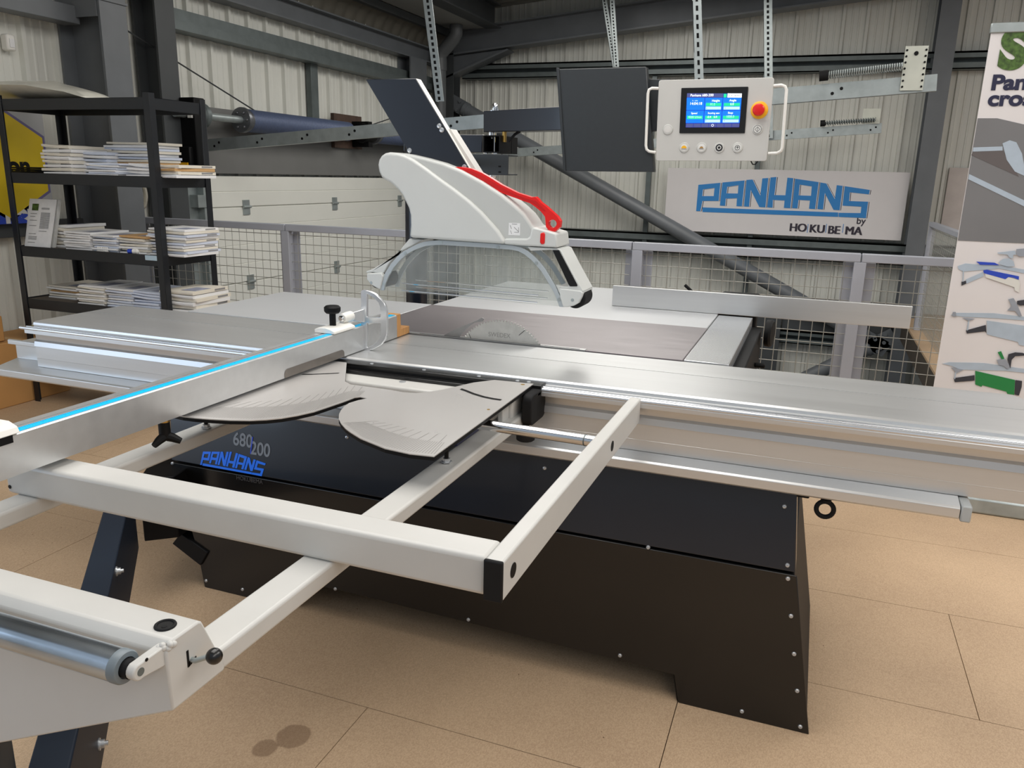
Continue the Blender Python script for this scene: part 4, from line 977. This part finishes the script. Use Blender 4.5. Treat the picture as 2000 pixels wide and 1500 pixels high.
MB().lathe(c+V(.0135, 0, 0), (1, 0, 0), [(0, .0052), (.0006, .0052), (.0004, .002)], 16).build('axle_end', galvd, cr)
MB().lathe(c+V(.0137, .010, .0105), (1, 0, 0), [(0, .0024), (.0006, .0024)], 10).build('bracket_hole', blackm, cr)
m = MB()
for k in range(9): m.sphere(V(RX_+.0045+.0018*k, .673+random.uniform(-.004, .004)+.002*(k-3), .879+random.uniform(-.002, .003)), .0045, 6)
m.build('weld_bead', cream, cr, smooth=80)

# ------------------------------------------------------------------ crosscut fence
fe = thing('crosscut_fence', (-1.36, 1.5, .905), 'long aluminium crosscut fence with bright blue scale tape', 'fence')
FX = -1.332; Y0, Y1 = .45, 2.42
sec = [(FX, .903), (FX, .979), (FX-.003, .9815), (FX-.036, .9815), (FX-.036, .976), (FX-.042, .976), (FX-.042, .9815), (FX-.060, .9815), (FX-.062, .979), (FX-.062, .903)]
m = MB(); m.loft([[V(x, y, z) for x, z in sec] for y in (Y0, Y1)]); m.build('profile', alu, fe, 0, smooth=0)
MB().box(FX-.026, FX-.007, Y0, Y1, .9815, .9822).build('scale_tape', scaleblue, fe)
m = MB(); y = Y0
k = 0
while y < Y1: m.box(FX-.0255, FX-.020+(.004 if k % 10 == 0 else 0), y, y+.0006, .9822, .9824); y += .005; k += 1
m.build('scale_mark', mat('scale_mark_blue', (0, 96, 170), .5), fe, smooth=0)
m = MB(); pr = [V(FX+.0004, 1.777, .9032)]
for k in range(6): a_ = PI-PI/2*k/5; pr.append(V(FX+.0004, 1.792+.015*math.cos(a_), .913+.014*math.sin(a_)))
for k in range(6): a_ = PI/2-PI/2*k/5; pr.append(V(FX+.0004, 2.065+.015*math.cos(a_), .913+.014*math.sin(a_)))
pr.append(V(FX+.0004, 2.08, .9032)); m.prism(pr, (.0008, 0, 0)); m.build('cutout_insert', mat('smoky_insert', (118, 112, 106), .3, .3, .1, 20), fe, smooth=0)
m = MB(); m.box(FX-.062, FX, 2.421, 2.447, .903, .983); m.box(FX-.062, FX, 2.447, 2.512, .903, .929); m.build('wood_splinter_block', woodm, fe, .001)

def clamp_body(t, yc, z=.982):
    mb = MB(); pr = [(-.068, 0), (-.068, .010), (-.055, .016), (-.03, .018), (-.012, .014), (.002, .008), (.004, 0)]
    mb.loft([[V(FX+x, yc+dy, z+h) for x, h in pr] for dy in (-.075, .045)]); mb.build('clamp_body', white, t, .002)
fs = thing('flip_stop', (FX-.03, 2.1, .98), 'polished D-shaped flip stop with black knob on the blue-taped fence', 'flip stop')
clamp_body(fs, 2.10, .9826)
m = MB(); kp = V(FX-.034, 2.075, .998); m.lathe(kp, (0, 0, 1), [(0, .010), (.038, .010), (.040, .020), (.046, .025), (.058, .0255), (.063, .020), (.064, .006)], 24); m.build('knob', blackm, fs)
m = MB(); m.lathe((FX-.030, 2.12, 1.014), (0, 1, 0), [(0, .014), (.03, .017), (.05, .017)], 18); m.build('hinge_boss', white, fs)
m = MB(); m.lathe((FX-.030, 2.112, 1.014), (0, 1, 0), [(0, .006), (.003, .010), (.008, .010)], 14); m.build('hinge_bolt', chrome, fs)
m = MB(); m.prism([V(FX-.03, 2.165, 1.024), V(FX-.03, 2.165, 1.0), V(FX+.004, 2.198, .992), V(FX+.004, 2.198, 1.036)], (0, .012, .0)); m.build('pivot_arm', alub, fs, .002)
dpx = [(704.5, 569), (707, 566.5), (712, 566), (722, 569), (732, 574), (742, 583), (750, 592), (753.5, 600), (755, 610), (755.5, 640), (755, 654), (752, 663), (744, 674), (732, 681), (722, 685), (714, 687), (707, 686), (705, 683)]
ins1 = [(716, 574), (724, 578), (732, 584), (739, 591), (742, 600), (743, 620), (716, 619)]
ins2 = [(716, 631), (743, 631), (743, 650), (741, 660), (735, 668), (726, 675), (718, 679), (716, 678)]
ins0 = [(706.5, 571), (709.5, 571), (709.5, 610), (706.5, 610)]
g2 = lambda p: at(p[0], p[1], 1, 2.20)
m = MB(); m.prism([g2(p) for p in dpx], (0, .012, 0), [[g2(p) for p in ins1], [g2(p) for p in ins2]]); m.build('stop_frame', alub, fs, .0015)
sf2 = thing('flip_stop', (FX-.03, .93, .98), 'white stop clamp at the near end of the blue-taped fence', 'flip stop')
mb = MB(); pr = [(-.075, 0), (-.075, .012), (-.055, .020), (-.02, .020), (.0, .012), (.006, 0)]
mb.loft([[V(FX+x, y_, .9826+h) for x, h in pr] for y_ in (.80, .985)]); mb.build('clamp_body', white, sf2, .002)
MB().box(FX-.002, FX+.004, .80, .97, .968, .984).build('clamp_lip', blackm, sf2)

# ------------------------------------------------------------------ rip fence
rf = thing('rip_fence', (-.2, 3.54, T), 'flat aluminium rip fence ruler lying across the rear of the table', 'fence')
m = MB(); m.box(-.831, .393, 3.513, 3.531, T+.0005, .992); m.build('ruler', alu, rf, .002)
m = MB(); m.box(-.36, -.20, 3.532, 3.64, .80, .985); m.build('fence_carrier', blackm, rf, .008)
q = at(1350, 568, 1, 3.58); m = MB(); m.tube([q+V(.012, 0, -.04), q, q+V(-.03, 0, .024)], .007, 10); m.build('clamp_lever', blackm, rf)

# ------------------------------------------------------------------ saw guard
gd = thing('saw_guard', (-1.05, 2.53, 1.05), 'pale grey overhead saw guard hood with clear visor and red lever', 'blade guard')
GY = 2.47; GT = .12
gp = lambda p, y=GY: at(p[0], p[1], 1, y)
hood = [(760, 297), (780, 298.5), (800, 301.5), (830, 308.5), (864, 318), (900, 332.5), (940, 354), (980, 380), (1008, 403), (1024, 418), (1034, 432), (1041, 443), (1062, 449), (1086, 456), (1089, 484), (1020, 479.5), (950, 474.5), (870, 469), (799, 464), (801, 440), (800.5, 420), (797, 406), (790, 392), (784, 380), (776, 370), (762, 357), (752, 352), (744, 346), (739, 335), (737, 322), (739, 312), (744, 304), (751, 299)]
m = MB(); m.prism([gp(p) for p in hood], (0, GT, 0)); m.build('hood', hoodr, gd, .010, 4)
fin = [(760, 298), (776, 299), (790, 303), (806, 311), (832, 329), (860, 350), (888, 370), (916, 392), (938, 412), (958, 434), (972, 450), (984, 468), (986, 477), (950, 474.5), (870, 469), (800, 464), (801, 440), (800.5, 420), (797, 406), (790, 392), (784, 380), (776, 370), (762, 357), (752, 352), (744, 346), (739, 335), (737, 322), (739, 312), (744, 304), (751, 299)]
m = MB(); m.prism([gp(p, GY-.014) for p in fin], (0, GT+.028, 0)); m.build('hood_bulge', hoodm, gd, .022, 6)
lip = [(984, 466), (1028, 466), (1034, 463), (1037, 449), (1042, 443.5), (1062, 449), (1086, 456), (1089, 484), (1020, 480), (984, 477)]
m = MB(); m.prism([gp(p, GY-.008) for p in lip], (0, GT+.016, 0)); m.build('hood_lip', hoodm, gd, .006, 3)
# red lever with ring
lev = [(885, 327), (892, 326), (900, 326), (920, 329), (940, 337), (956, 346), (980, 361), (1010, 376), (1038, 385), (1046, 384), (1051, 389), (1056, 395), (1068, 404), (1080, 415), (1089, 423), (1094.5, 432), (1093, 444), (1084, 452.5), (1072, 451), (1066, 443), (1065, 430), (1064, 423), (1056, 413), (1045, 404), (1035, 397), (1020, 392), (1007, 387), (990, 381), (975, 375), (952, 362), (930, 349), (910, 337)]
hole = [(1079+8*math.cos(2*PI*k/14), 437+8*math.sin(2*PI*k/14)) for k in range(14)]
m = MB(); m.prism([gp(p, 2.488) for p in lev], (0, .022, 0), [[gp(p, 2.488) for p in hole]]); m.build('red_lever', red, gd, .003, 2)
inn = [(905, 331), (920, 333), (940, 342), (980, 366), (1010, 381), (1036, 390), (1046, 392), (1058, 404), (1066, 412), (1060, 411), (1047, 400), (1036, 394), (1008, 384), (976, 371), (940, 352)]
m = MB(); m.prism([gp(p, 2.487) for p in inn], (0, .0012, 0)); m.build('lever_web', mat('deep_red_plastic', (196, 18, 18), .35), gd, smooth=0)
m = MB(); m.prism([gp(p, GY-.012) for p in ((1055, 456), (1062, 453.5), (1064, 458), (1063, 476), (1058, 478), (1054, 474))], (0, .012, 0)); m.build('red_catch', red, gd, .003)
m = MB(); m.prism([gp(p, GY-.0006) for p in ((994, 435), (1016, 436), (1015.5, 460), (993, 459))], (0, .0005, 0)); lb = m.build('info_label', paper, gd, smooth=0)
m = MB()
for p in (((1004, 443), (1013, 452), (1013, 453.3), (1004, 444.3)), ((1004, 453), (1013, 453.6), (1013, 454.4), (1004, 453.8)), ((1012.4, 444), (1013.2, 444), (1013.2, 454), (1012.4, 454)), ((996, 440), (997, 440), (999.5, 447), (998.5, 447)), ((996.5, 450), (997.3, 450), (999.8, 457), (999, 457)), ((1000, 437), (1010, 437.5), (1010, 438.5), (1000, 438))):
    m.prism([gp(q, GY-.0010) for q in p], (0, .0003, 0))
m.build('label_print', inkg, lb, smooth=0)
# visor frame (arched) on both sides + clear panels
outr = [(742, 567), (745, 552), (751, 534), (762, 516), (776, 500), (787, 491), (800, 484), (814, 477), (828, 472), (844, 470), (862, 469.5), (900, 472), (950, 475), (1000, 479), (1016, 483), (1030, 490), (1042, 500), (1053, 511), (1064, 525), (1075, 543), (1085, 560), (1093, 578), (1101, 600)]
innr = [(749, 567.5), (752, 554), (758, 540), (768, 523), (781, 508), (792, 498), (804, 491), (817, 485), (830, 481), (845, 479), (862, 478.5), (900, 481), (950, 484), (998, 488), (1012, 491), (1024, 497.5), (1036, 507), (1046, 517.5), (1057, 531), (1067, 547), (1077, 564), (1085, 580), (1092, 599.5)]
framem = mat('visor_frame_plastic', (176, 184, 188), .3, .1, .02, 20)
for s, yy in ((0, GY+.002), (1, GY+GT-.012)):
    m = MB(); P = [gp(p, GY)+V(0, yy-GY, 0) for p in outr]; Q = [gp(p, GY)+V(0, yy-GY, 0) for p in innr]
    m.loft([[P[i], Q[i], Q[i]+V(0, .010, 0), P[i]+V(0, .010, 0)] for i in range(len(P))]); m.build('visor_frame', framem, gd, .001)
    m = MB(); m.prism([q+V(0, .004, 0) for q in P[:-1]+[P[-1]]], (0, .003, 0)); m.build('clear_visor', visorm, gd, smooth=0)
    for z_ in ((785, 553, 1052, 577), (785, 567, 1050, 591)):
        a, b = gp(z_[:2], GY)+V(0, yy-GY-.003, 0), gp(z_[2:], GY)+V(0, yy-GY-.003, 0)
        MB().cyl(a, b, .0022, 8).build('guide_rod', chrome, gd)
for px, py in ((749, 555), (791, 495), (861, 474), (972, 483), (1047, 514), (1092, 585)):
    MB().lathe(gp((px, py), GY)+V(0, .002, 0), (0, -1, 0), [(0, .0062), (.001, .006), (.0012, .003)], 14).build('visor_screw', galv, gd)
# rear arm, front handle, wheels
m = MB(); m.prism([gp(p, GY+.01) for p in ((799, 466), (826, 468), (806, 480), (786, 490), (770, 502), (758, 518), (750, 533), (744, 535), (727, 532), (716, 534), (714, 530), (726, 526), (778, 496), (784, 484))], (0, GT-.02, 0)); m.build('rear_arm', hoodm, gd, .004, 3)
m = MB(); m.prism([gp(p, GY-.004) for p in ((716, 534), (744, 533), (748, 540), (742, 566), (734, 562), (724, 556), (716, 546))], (0, GT+.008, 0)); m.build('wheel_housing', hoodm, gd, .004, 3)
m = MB(); m.prism([gp(p, GY+.0) for p in ((1040, 482), (1089, 485), (1096, 490), (1104, 505), (1112, 522), (1126, 546), (1138, 568), (1134, 574), (1126, 567), (1104, 564), (1090, 562), (1080, 547), (1070, 530), (1100, 563), (1110, 560), (1107, 552), (1094, 528), (1080, 495), (1074, 488), (1050, 488))], (0, GT, 0))
m = MB(); m.prism([gp(p, GY) for p in ((1030, 482), (1089, 485), (1096, 489), (1112, 520), (1126, 546), (1139, 569), (1132, 574), (1122, 568), (1100, 564), (1092, 562), (1086, 560), (1108, 560), (1111, 556), (1096, 525), (1078, 488), (1036, 490))], (0, GT, 0)); m.build('front_handle', hoodm, gd, .003, 2)
m = MB(); m.prism([gp(p, GY-.003) for p in ((1078.5, 488.5), (1091.5, 488.5), (1127.5, 557), (1127, 559.5), (1113, 559.5), (1110, 556))], (0, GT+.006, 0)); m.build('grip_pad', rubber, gd, .003)
m = MB(); m.prism([gp(p, GY-.004) for p in ((1092, 563), (1134, 568), (1138, 572), (1136, 580), (1130, 592), (1120, 597.5), (1108, 600), (1099, 600), (1093, 580))], (0, GT+.008, 0)); m.build('wheel_housing', hoodm, gd, .004, 3)
for (px, py) in ((1121, 583), (734, 546)):
    c = gp((px, py)); MB().lathe(c+V(0, .012, 0), (0, 1, 0), [(0, .030), (.004, .0345), (.09, .0345), (.094, .030)], 32).build('wheel', rubber, gd)
for (px, py) in ((1118, 586), (725, 552)):
    MB().lathe(gp((px, py), GY-.004), (0, -1, 0), [(0, .0055), (.001, .005)], 14).build('axle_cap', galv, gd)
# black duct plate standing on the hood
q = [gp(p, 2.515) for p in ((714, 155), (812, 153), (919, 334), (808, 318))]
q[3] = q[2]+(q[0]-q[1])*1.0
m = MB(); m.prism(q, (0, .006, 0)); m.build('support_plate', navy, gd, .002)
q2 = [q[1]+V(0, .006, 0), q[1]+V(-.012, .006, 0), q[2]+V(-.012, .006, 0), q[2]+V(0, .006, 0)]
m = MB(); m.prism(q2, (0, .032, 0)); m.build('plate_flange', white, gd, .001)
qq = [gp(p, 2.535) for p in ((872, 252), (880, 252), (934, 338), (918, 338))]
m = MB(); m.prism(qq, (0, .05, 0)); m.build('plate_stiffener', cream, gd, .001)
for px, py in ((858, 246), (863, 254), (800, 294), (907, 326)):
    MB().lathe(gp((px, py), 2.515), (0, -1, 0), [(0, .0085), (.002, .008), (.003, .005), (.0015, .0035)], 14).build('plate_bolt', screwm, gd)

# ------------------------------------------------------------------ overarm: post, arms, screen box
ov = thing('overarm', (-1.80, 3.45, 0), 'navy overarm post and swivel arms carrying the control panel', 'support arm')
px0, px1 = at(783, 400, 1, 3.45).x, at(828, 590, 1, 3.45).x
m = MB(); c = V((px0+px1)/2-.005, 3.50, 0); R = (px1-px0)/2*.88
m.cyl(c+V(0, 0, .0), c+V(0, 0, 1.62), R, 32); m.build('post', navy, ov)
m = MB(); m.cyl(c, c+V(0, 0, .03), R*2, 32); m.build('foot_plate', blackm, ov)
a, b = at(780, 267, 1, 3.50), at(945, 298, 1, 3.50)
MB().box(c.x-.06, b.x-.005, 3.49, 3.57, b.z, b.z+.078).build('lower_arm', navy, ov, .003)
# hollow tube stub facing the camera
a, b = at(944, 264, 1, 3.36), at(976, 298, 1, 3.36); th = .004
m = MB(); o4 = [V(a.x, 3.36, b.z), V(b.x, 3.36, b.z), V(b.x, 3.36, a.z), V(a.x, 3.36, a.z)]; i4 = [V(a.x+th, 3.36, b.z+th), V(b.x-th, 3.36, b.z+th), V(b.x-th, 3.36, a.z-th), V(a.x+th, 3.36, a.z-th)]
m.prism(o4, (0, .22, 0), [i4]); m.build('pivot_tube', blackm, ov, smooth=0)
MB().box(a.x, b.x, 3.50, 3.505, b.z, a.z).build('tube_end', blackm, ov)
for px in (948.5, 965.5):
    q = at(px, 299, 1, 3.40); m = MB(); m.cyl(q+V(0, 0, -.02), q+V(0, 0, .085 if px > 960 else .004), .005, 10); m.lathe(q, (0, 0, 1), [(-.004, .012), (.004, .012), (.005, .006)], 8); m.build('pivot_bolt', chrome, ov)
a, b = at(915, 301, 1, 3.34), at(992, 342, 1, 3.34)
m = MB(); m.box(a.x, b.x, 3.34, 3.345, b.z, a.z); m.box(a.x, b.x, 3.345, 3.46, a.z-.005, a.z); m.box(a.x, b.x, 3.345, 3.46, b.z, b.z+.005); br = m.build('guard_bracket', charc, ov, .001)
m = MB()
for px, py in ((935, 323), (976, 325), (976, 336)):
    q = at(px, py, 1, 3.3395); m.box(q.x-.006, q.x+.006, 3.339, 3.341, q.z-.003, q.z+.003)
m.build('bracket_slot', blackm, br)
m = MB(); m.tube([at(893, 312, 1, 2.57), at(916, 318, 1, 3.36)], .02, 12); m.build('guard_carrier', charc, ov)
m = MB(); q = at(962, 345, 1, 3.38); m.lathe(q, (0, 0, 1), [(-.006, .018), (0, .02), (.006, .02)], 12); m.build('bracket_nut', chrome, ov)
# upper arm
a, b = at(944, 217, 1, 3.42), at(944, 258, 1, 3.42); e, f_ = at(1110, 207, 1, 3.28), at(1110, 254, 1, 3.28)
m = MB(); m.hexa([a, b, f_, e], [v+V(.02, .085, 0) for v in (a, b, f_, e)]); m.build('upper_arm', navy, ov, .003)
q = at(967, 216, 1, 3.46); q.z = a.z; m = MB(); m.lathe(q, (0, 0, 1), [(0, .034), (.004, .034), (.005, .018), (.014, .018), (.015, .013), (.030, .013), (.036, .009), (.038, .0)], 12); m.build('pivot_nut', chrome, ov)
q = at(961, 262, 1, 3.46); m = MB(); m.cyl(q+V(0, 0, .012), q+V(0, 0, -.02), .02, 16); m.build('pivot_spacer', chrome, ov)
q = at(985, 266, 1, 3.40); m = MB(); m.cyl(q+V(0, 0, .02), q+V(0, 0, -.025), .010, 12); g_ = m.build('cable_gland', brass, ov)
m = MB(); m.tube([q+V(.02, 0, -.02), q+V(.03, 0, -.012), q+V(.05, 0, .008), q+V(.07, .01, .022)], .006, 10); m.build('cable', rubber, ov)
# dark sheet-metal box
by_ = 3.20
q = [at(*p, 1, by_) for p in ((1089, 135), (1262, 130), (1277, 336), (1103, 334))]
m = MB(); m.prism(q, (0, .045, 0)); sb = m.build('screen_box', charc, ov, .003, 2)
m = MB()
p1_, p2_ = q[0], q[3]; m.prism([p1_+V(-.004, -.006, .004), p1_+V(.006, -.006, .004), p2_+V(.006, -.006, 0), p2_+V(-.004, -.006, 0)], (0, .012, 0)); m.build('box_flange', charc, sb, .001)
m = MB(); e = [at(*p, 1, 3.235) for p in ((1258, 154), (1310, 155), (1310, 250), (1268, 258))]; m.prism(e, (0, .03, 0)); m.build('panel_bracket', charc, ov, .002)

# ------------------------------------------------------------------ control panel
PY = 3.20
cp = thing('control_panel', (-.41, PY, 1.53), 'pale grey control panel with blue touchscreen and red emergency stop', 'control panel')
C = lambda p, o=0: at(p[0], p[1], 1, PY)+V(0, -o, 0)
z5 = lambda x, y: (1240+x*.16, 140+y*.16)
face = [C(z5(*p)) for p in ((292, 104), (1702, 70), (1608, 1092), (252, 1088))]
def rquad(P, r, n=4):
    out = []
    for i in range(4):
        p, a_, b_ = P[i], (P[i-1]-P[i]).normalized(), (P[(i+1) % 4]-P[i]).normalized()
        for k in range(n+1):
            t_ = k/n; s0, s1 = p+a_*r, p+b_*r; out.append((s0*(1-t_)+p*t_)*(1-t_)+(p*(1-t_)+s1*t_)*t_)
    return out
m = MB(); m.prism(rquad(face, .010), (0, .012, 0)); m.build('face_plate', cream, cp, .0015)
m = MB(); cpt = sum(face, Vector())/4; m.prism([cpt+(v-cpt)*.94+V(0, .012, 0) for v in face], (0, .02, 0)); m.build('rear_housing', cream, cp, .004)
for pts in (((285, 205), (215, 207), (180, 225), (168, 270), (142, 900), (150, 950), (180, 975), (250, 985)), ((1700, 172), (1790, 168), (1835, 185), (1852, 225), (1800, 930), (1785, 970), (1740, 995), (1630, 998))):
    P = [C(z5(*p), .012) for p in pts]; P[0] += V(0, .012, 0); P[-1] += V(0, .012, 0)
    MB().tube(P, .0055, 12).build('handle', white, cp)
scr = [C(z5(*p), .001) for p in ((570, 200), (1386, 184), (1342, 752), (545, 752))]
m = MB(); m.prism(rquad(scr, .003), (0, -.003, 0)); bz = m.build('screen_bezel', blackp, cp, .0006, 1)
so = .0046
def sq(pts, mt, nm, o=so, par=bz):
    mb = MB(); mb.prism([C(z5(*p), o) for p in pts], (0, -.0004, 0)); return mb.build(nm, mt, par, smooth=0)
scq = ((640, 265), (1308, 268), (1275, 680), (622, 682))
def sxy(u, v):
    a_, b_, c_, d_ = [Vector((*p, 0)) for p in scq]
    r = (a_*(1-u)+b_*u)*(1-v)+(d_*(1-u)+c_*u)*v; return (r.x, r.y)
def cell(u0, v0, u1, v1): return (sxy(u0, v0), sxy(u1, v0), sxy(u1, v1), sxy(u0, v1))
sq(scq, mat('screen_dark_blue', (8, 30, 150), .3, 0, .02, 40, emit=.7), 'display')
sq(cell(0, 0, .66, .12), scrbar, 'title_bar', so+.0003)
sq(cell(.67, .01, .725, .12), scrgreen, 'status_icon', so+.0003)
sq(cell(.74, .0, 1, .12), scrwhite, 'maker_panel', so+.0003)
for i, (u0, u1) in enumerate(((.0, .325), (.335, .655), (.665, 1))):
    for j, (v0, v1) in enumerate(((.13, .495), (.51, .87))):
        sq(cell(u0, v0, u1, v1), scrblue, 'display_tile', so+.0003)
        if i or j: sq(cell(u0+.02, v0+.15, u1-.02, v0+.245), scrgreen, 'value_field', so+.0006)
        if i: sq(cell(u0+.02, v0+.26, u1-.02, v0+.345), scrlight, 'target_field', so+.0006)
for k in range(7): sq(cell(k/7+.004, .885, (k+1)/7-.004, .995), scrbar, 'menu_button', so+.0003)
def st(body, u, v, size, mt=scrwhite, al='LEFT'):
    p = C(z5(*sxy(u, v)), so+.0009); text('screen_lettering', body, size, p, FRONT, mt, bz, al, bold=.0001, ext=.0001)
st('Panhans 680-200', .06, .095, .0125); st('HOKUBEMA', .75, .09, .0082, blackm)
st('h : min', .10, .235, .0075, scrlight); st('14:04:18', .055, .34, .0135)
st('Height', .46, .245, .0110); st('80.0', .43, .355, .0110); st('Angle', .78, .235, .0110); st('0.0', .80, .345, .0110)
st('Speed', .09, .61, .0095); st('4000 U/min', .04, .725, .0105); st('Scoring saw', .40, .605, .0090); st('-0.4   0.0', .385, .72, .0105); st('Stop', .77, .60, .0100); st('1000.0', .74, .715, .0110)
for u, v in ((.36, .465), (.70, .46), (.36, .83), (.70, .83)): st('<', u, v, .009, pdark)
p = C(z5(*sxy(.5, .94)), so+.001)
MB().tube([p+V(.004*math.cos(2*PI*k/16), 0, .004*math.sin(2*PI*k/16)) for k in range(16)], .0006, 6, closed=True).build('menu_icon', scrwhite, bz)
def button(px, py, r, ring, capm, nm, icon=None):
    c = C(z5(px, py)); b_ = MB(); b_.lathe(c, (0, -1, 0), [(0, r), (.002, r), (.004, r*.92), (.0042, r*.72)], 28); o = b_.build(nm, ring, cp)
    MB().lathe(c+V(0, -.003, 0), (0, -1, 0), [(0, r*.70), (.002, r*.68), (.0023, r*.5), (.0023, 0)], 24).build('button_cap', capm, o)
    if icon:
        mt, shapes = icon
        for sh in shapes:
            kind = sh[0]
            ic = MB()
            if kind == 'dome': ic.prism([c+V(math.cos(PI*k/10)*r*sh[1], -.0056, math.sin(PI*k/10)*r*sh[1]-r*.15) for k in range(11)], (0, -.0003, 0))
            if kind == 'ring': ic.tube([c+V(r*sh[1]*math.cos(2*PI*k/20), -.0055, r*sh[1]*math.sin(2*PI*k/20)) for k in range(20)], r*sh[2], 6, closed=True)
            if kind == 'bar': ic.box(c.x-r*sh[1], c.x+r*sh[1], c.y-.0058, c.y-.0053, c.z-r*sh[2]+r*sh[3], c.z+r*sh[2]+r*sh[3])
            if kind == 'dia':
                P = [c+V(r*sh[1], -.0055, 0), c+V(0, -.0055, r*sh[1]), c+V(-r*sh[1], -.0055, 0), c+V(0, -.0055, -r*sh[1])]; ic.prism(P, (0, -.0003, 0), [[c+(v-c)*.82+V(0, -.001, 0) for v in P]])
            ic.build('button_icon', sh[-1] if hasattr(sh[-1], 'name') else mt, o)
butw = mat('button_ring', (206, 206, 202), .35, .1); butc = mat('button_cap_white', (226, 226, 222), .4)
button(403, 707, .0190, butw, mat('button_cap_blank', (214, 212, 208), .35), 'blank_button')
button(602, 926, .0190, butw, butc, 'blade_up_button', (yellow, [('dome', .52), ('bar', .5, .04, -.3, blackm)]))
button(815, 926, .0190, butw, butc, 'blade_down_button', (mat('ochre_icon', (170, 130, 70), .5), [('dome', .36), ('bar', .45, .05, -.28, blackm)]))
button(1030, 928, .0190, butw, mat('button_cap_black', (40, 40, 44), .35), 'stop_button', (butc, [('ring', .34, .08)]))
button(1253, 927, .0190, butw, butc, 'key_button', (pdark, [('ring', .45, .05), ('bar', .3, .05, .1), ('bar', .06, .25, 0)]))
button(1497, 705, .0190, butw, butc, 'start_button', (pdark, [('dia', .5), ('bar', .035, .34, 0), ('ring', .72, .03)]))
c = C(z5(1520, 470)); o = MB().lathe(c, (0, -1, 0), [(0, .031), (.003, .031), (.005, .028), (.006, .022), (.014, .020)], 28).build('emergency_stop', yellow, cp)
MB().lathe(c+V(0, -.014, 0), (-.08, -1, -.05), [(0, .015), (.004, .021), (.014, .0215), (.019, .018), (.0215, .008), (.022, 0)], 28).build('stop_mushroom', red, o)
q = C(z5(1450, 1110)); m = MB(); m.tube([q+V(-.012, .02, .006), q+V(-.004, .01, -.006), q+V(.006, .01, -.006), q+V(.014, .02, .008)], .0022, 8); m.build('cable', rubber, cp)
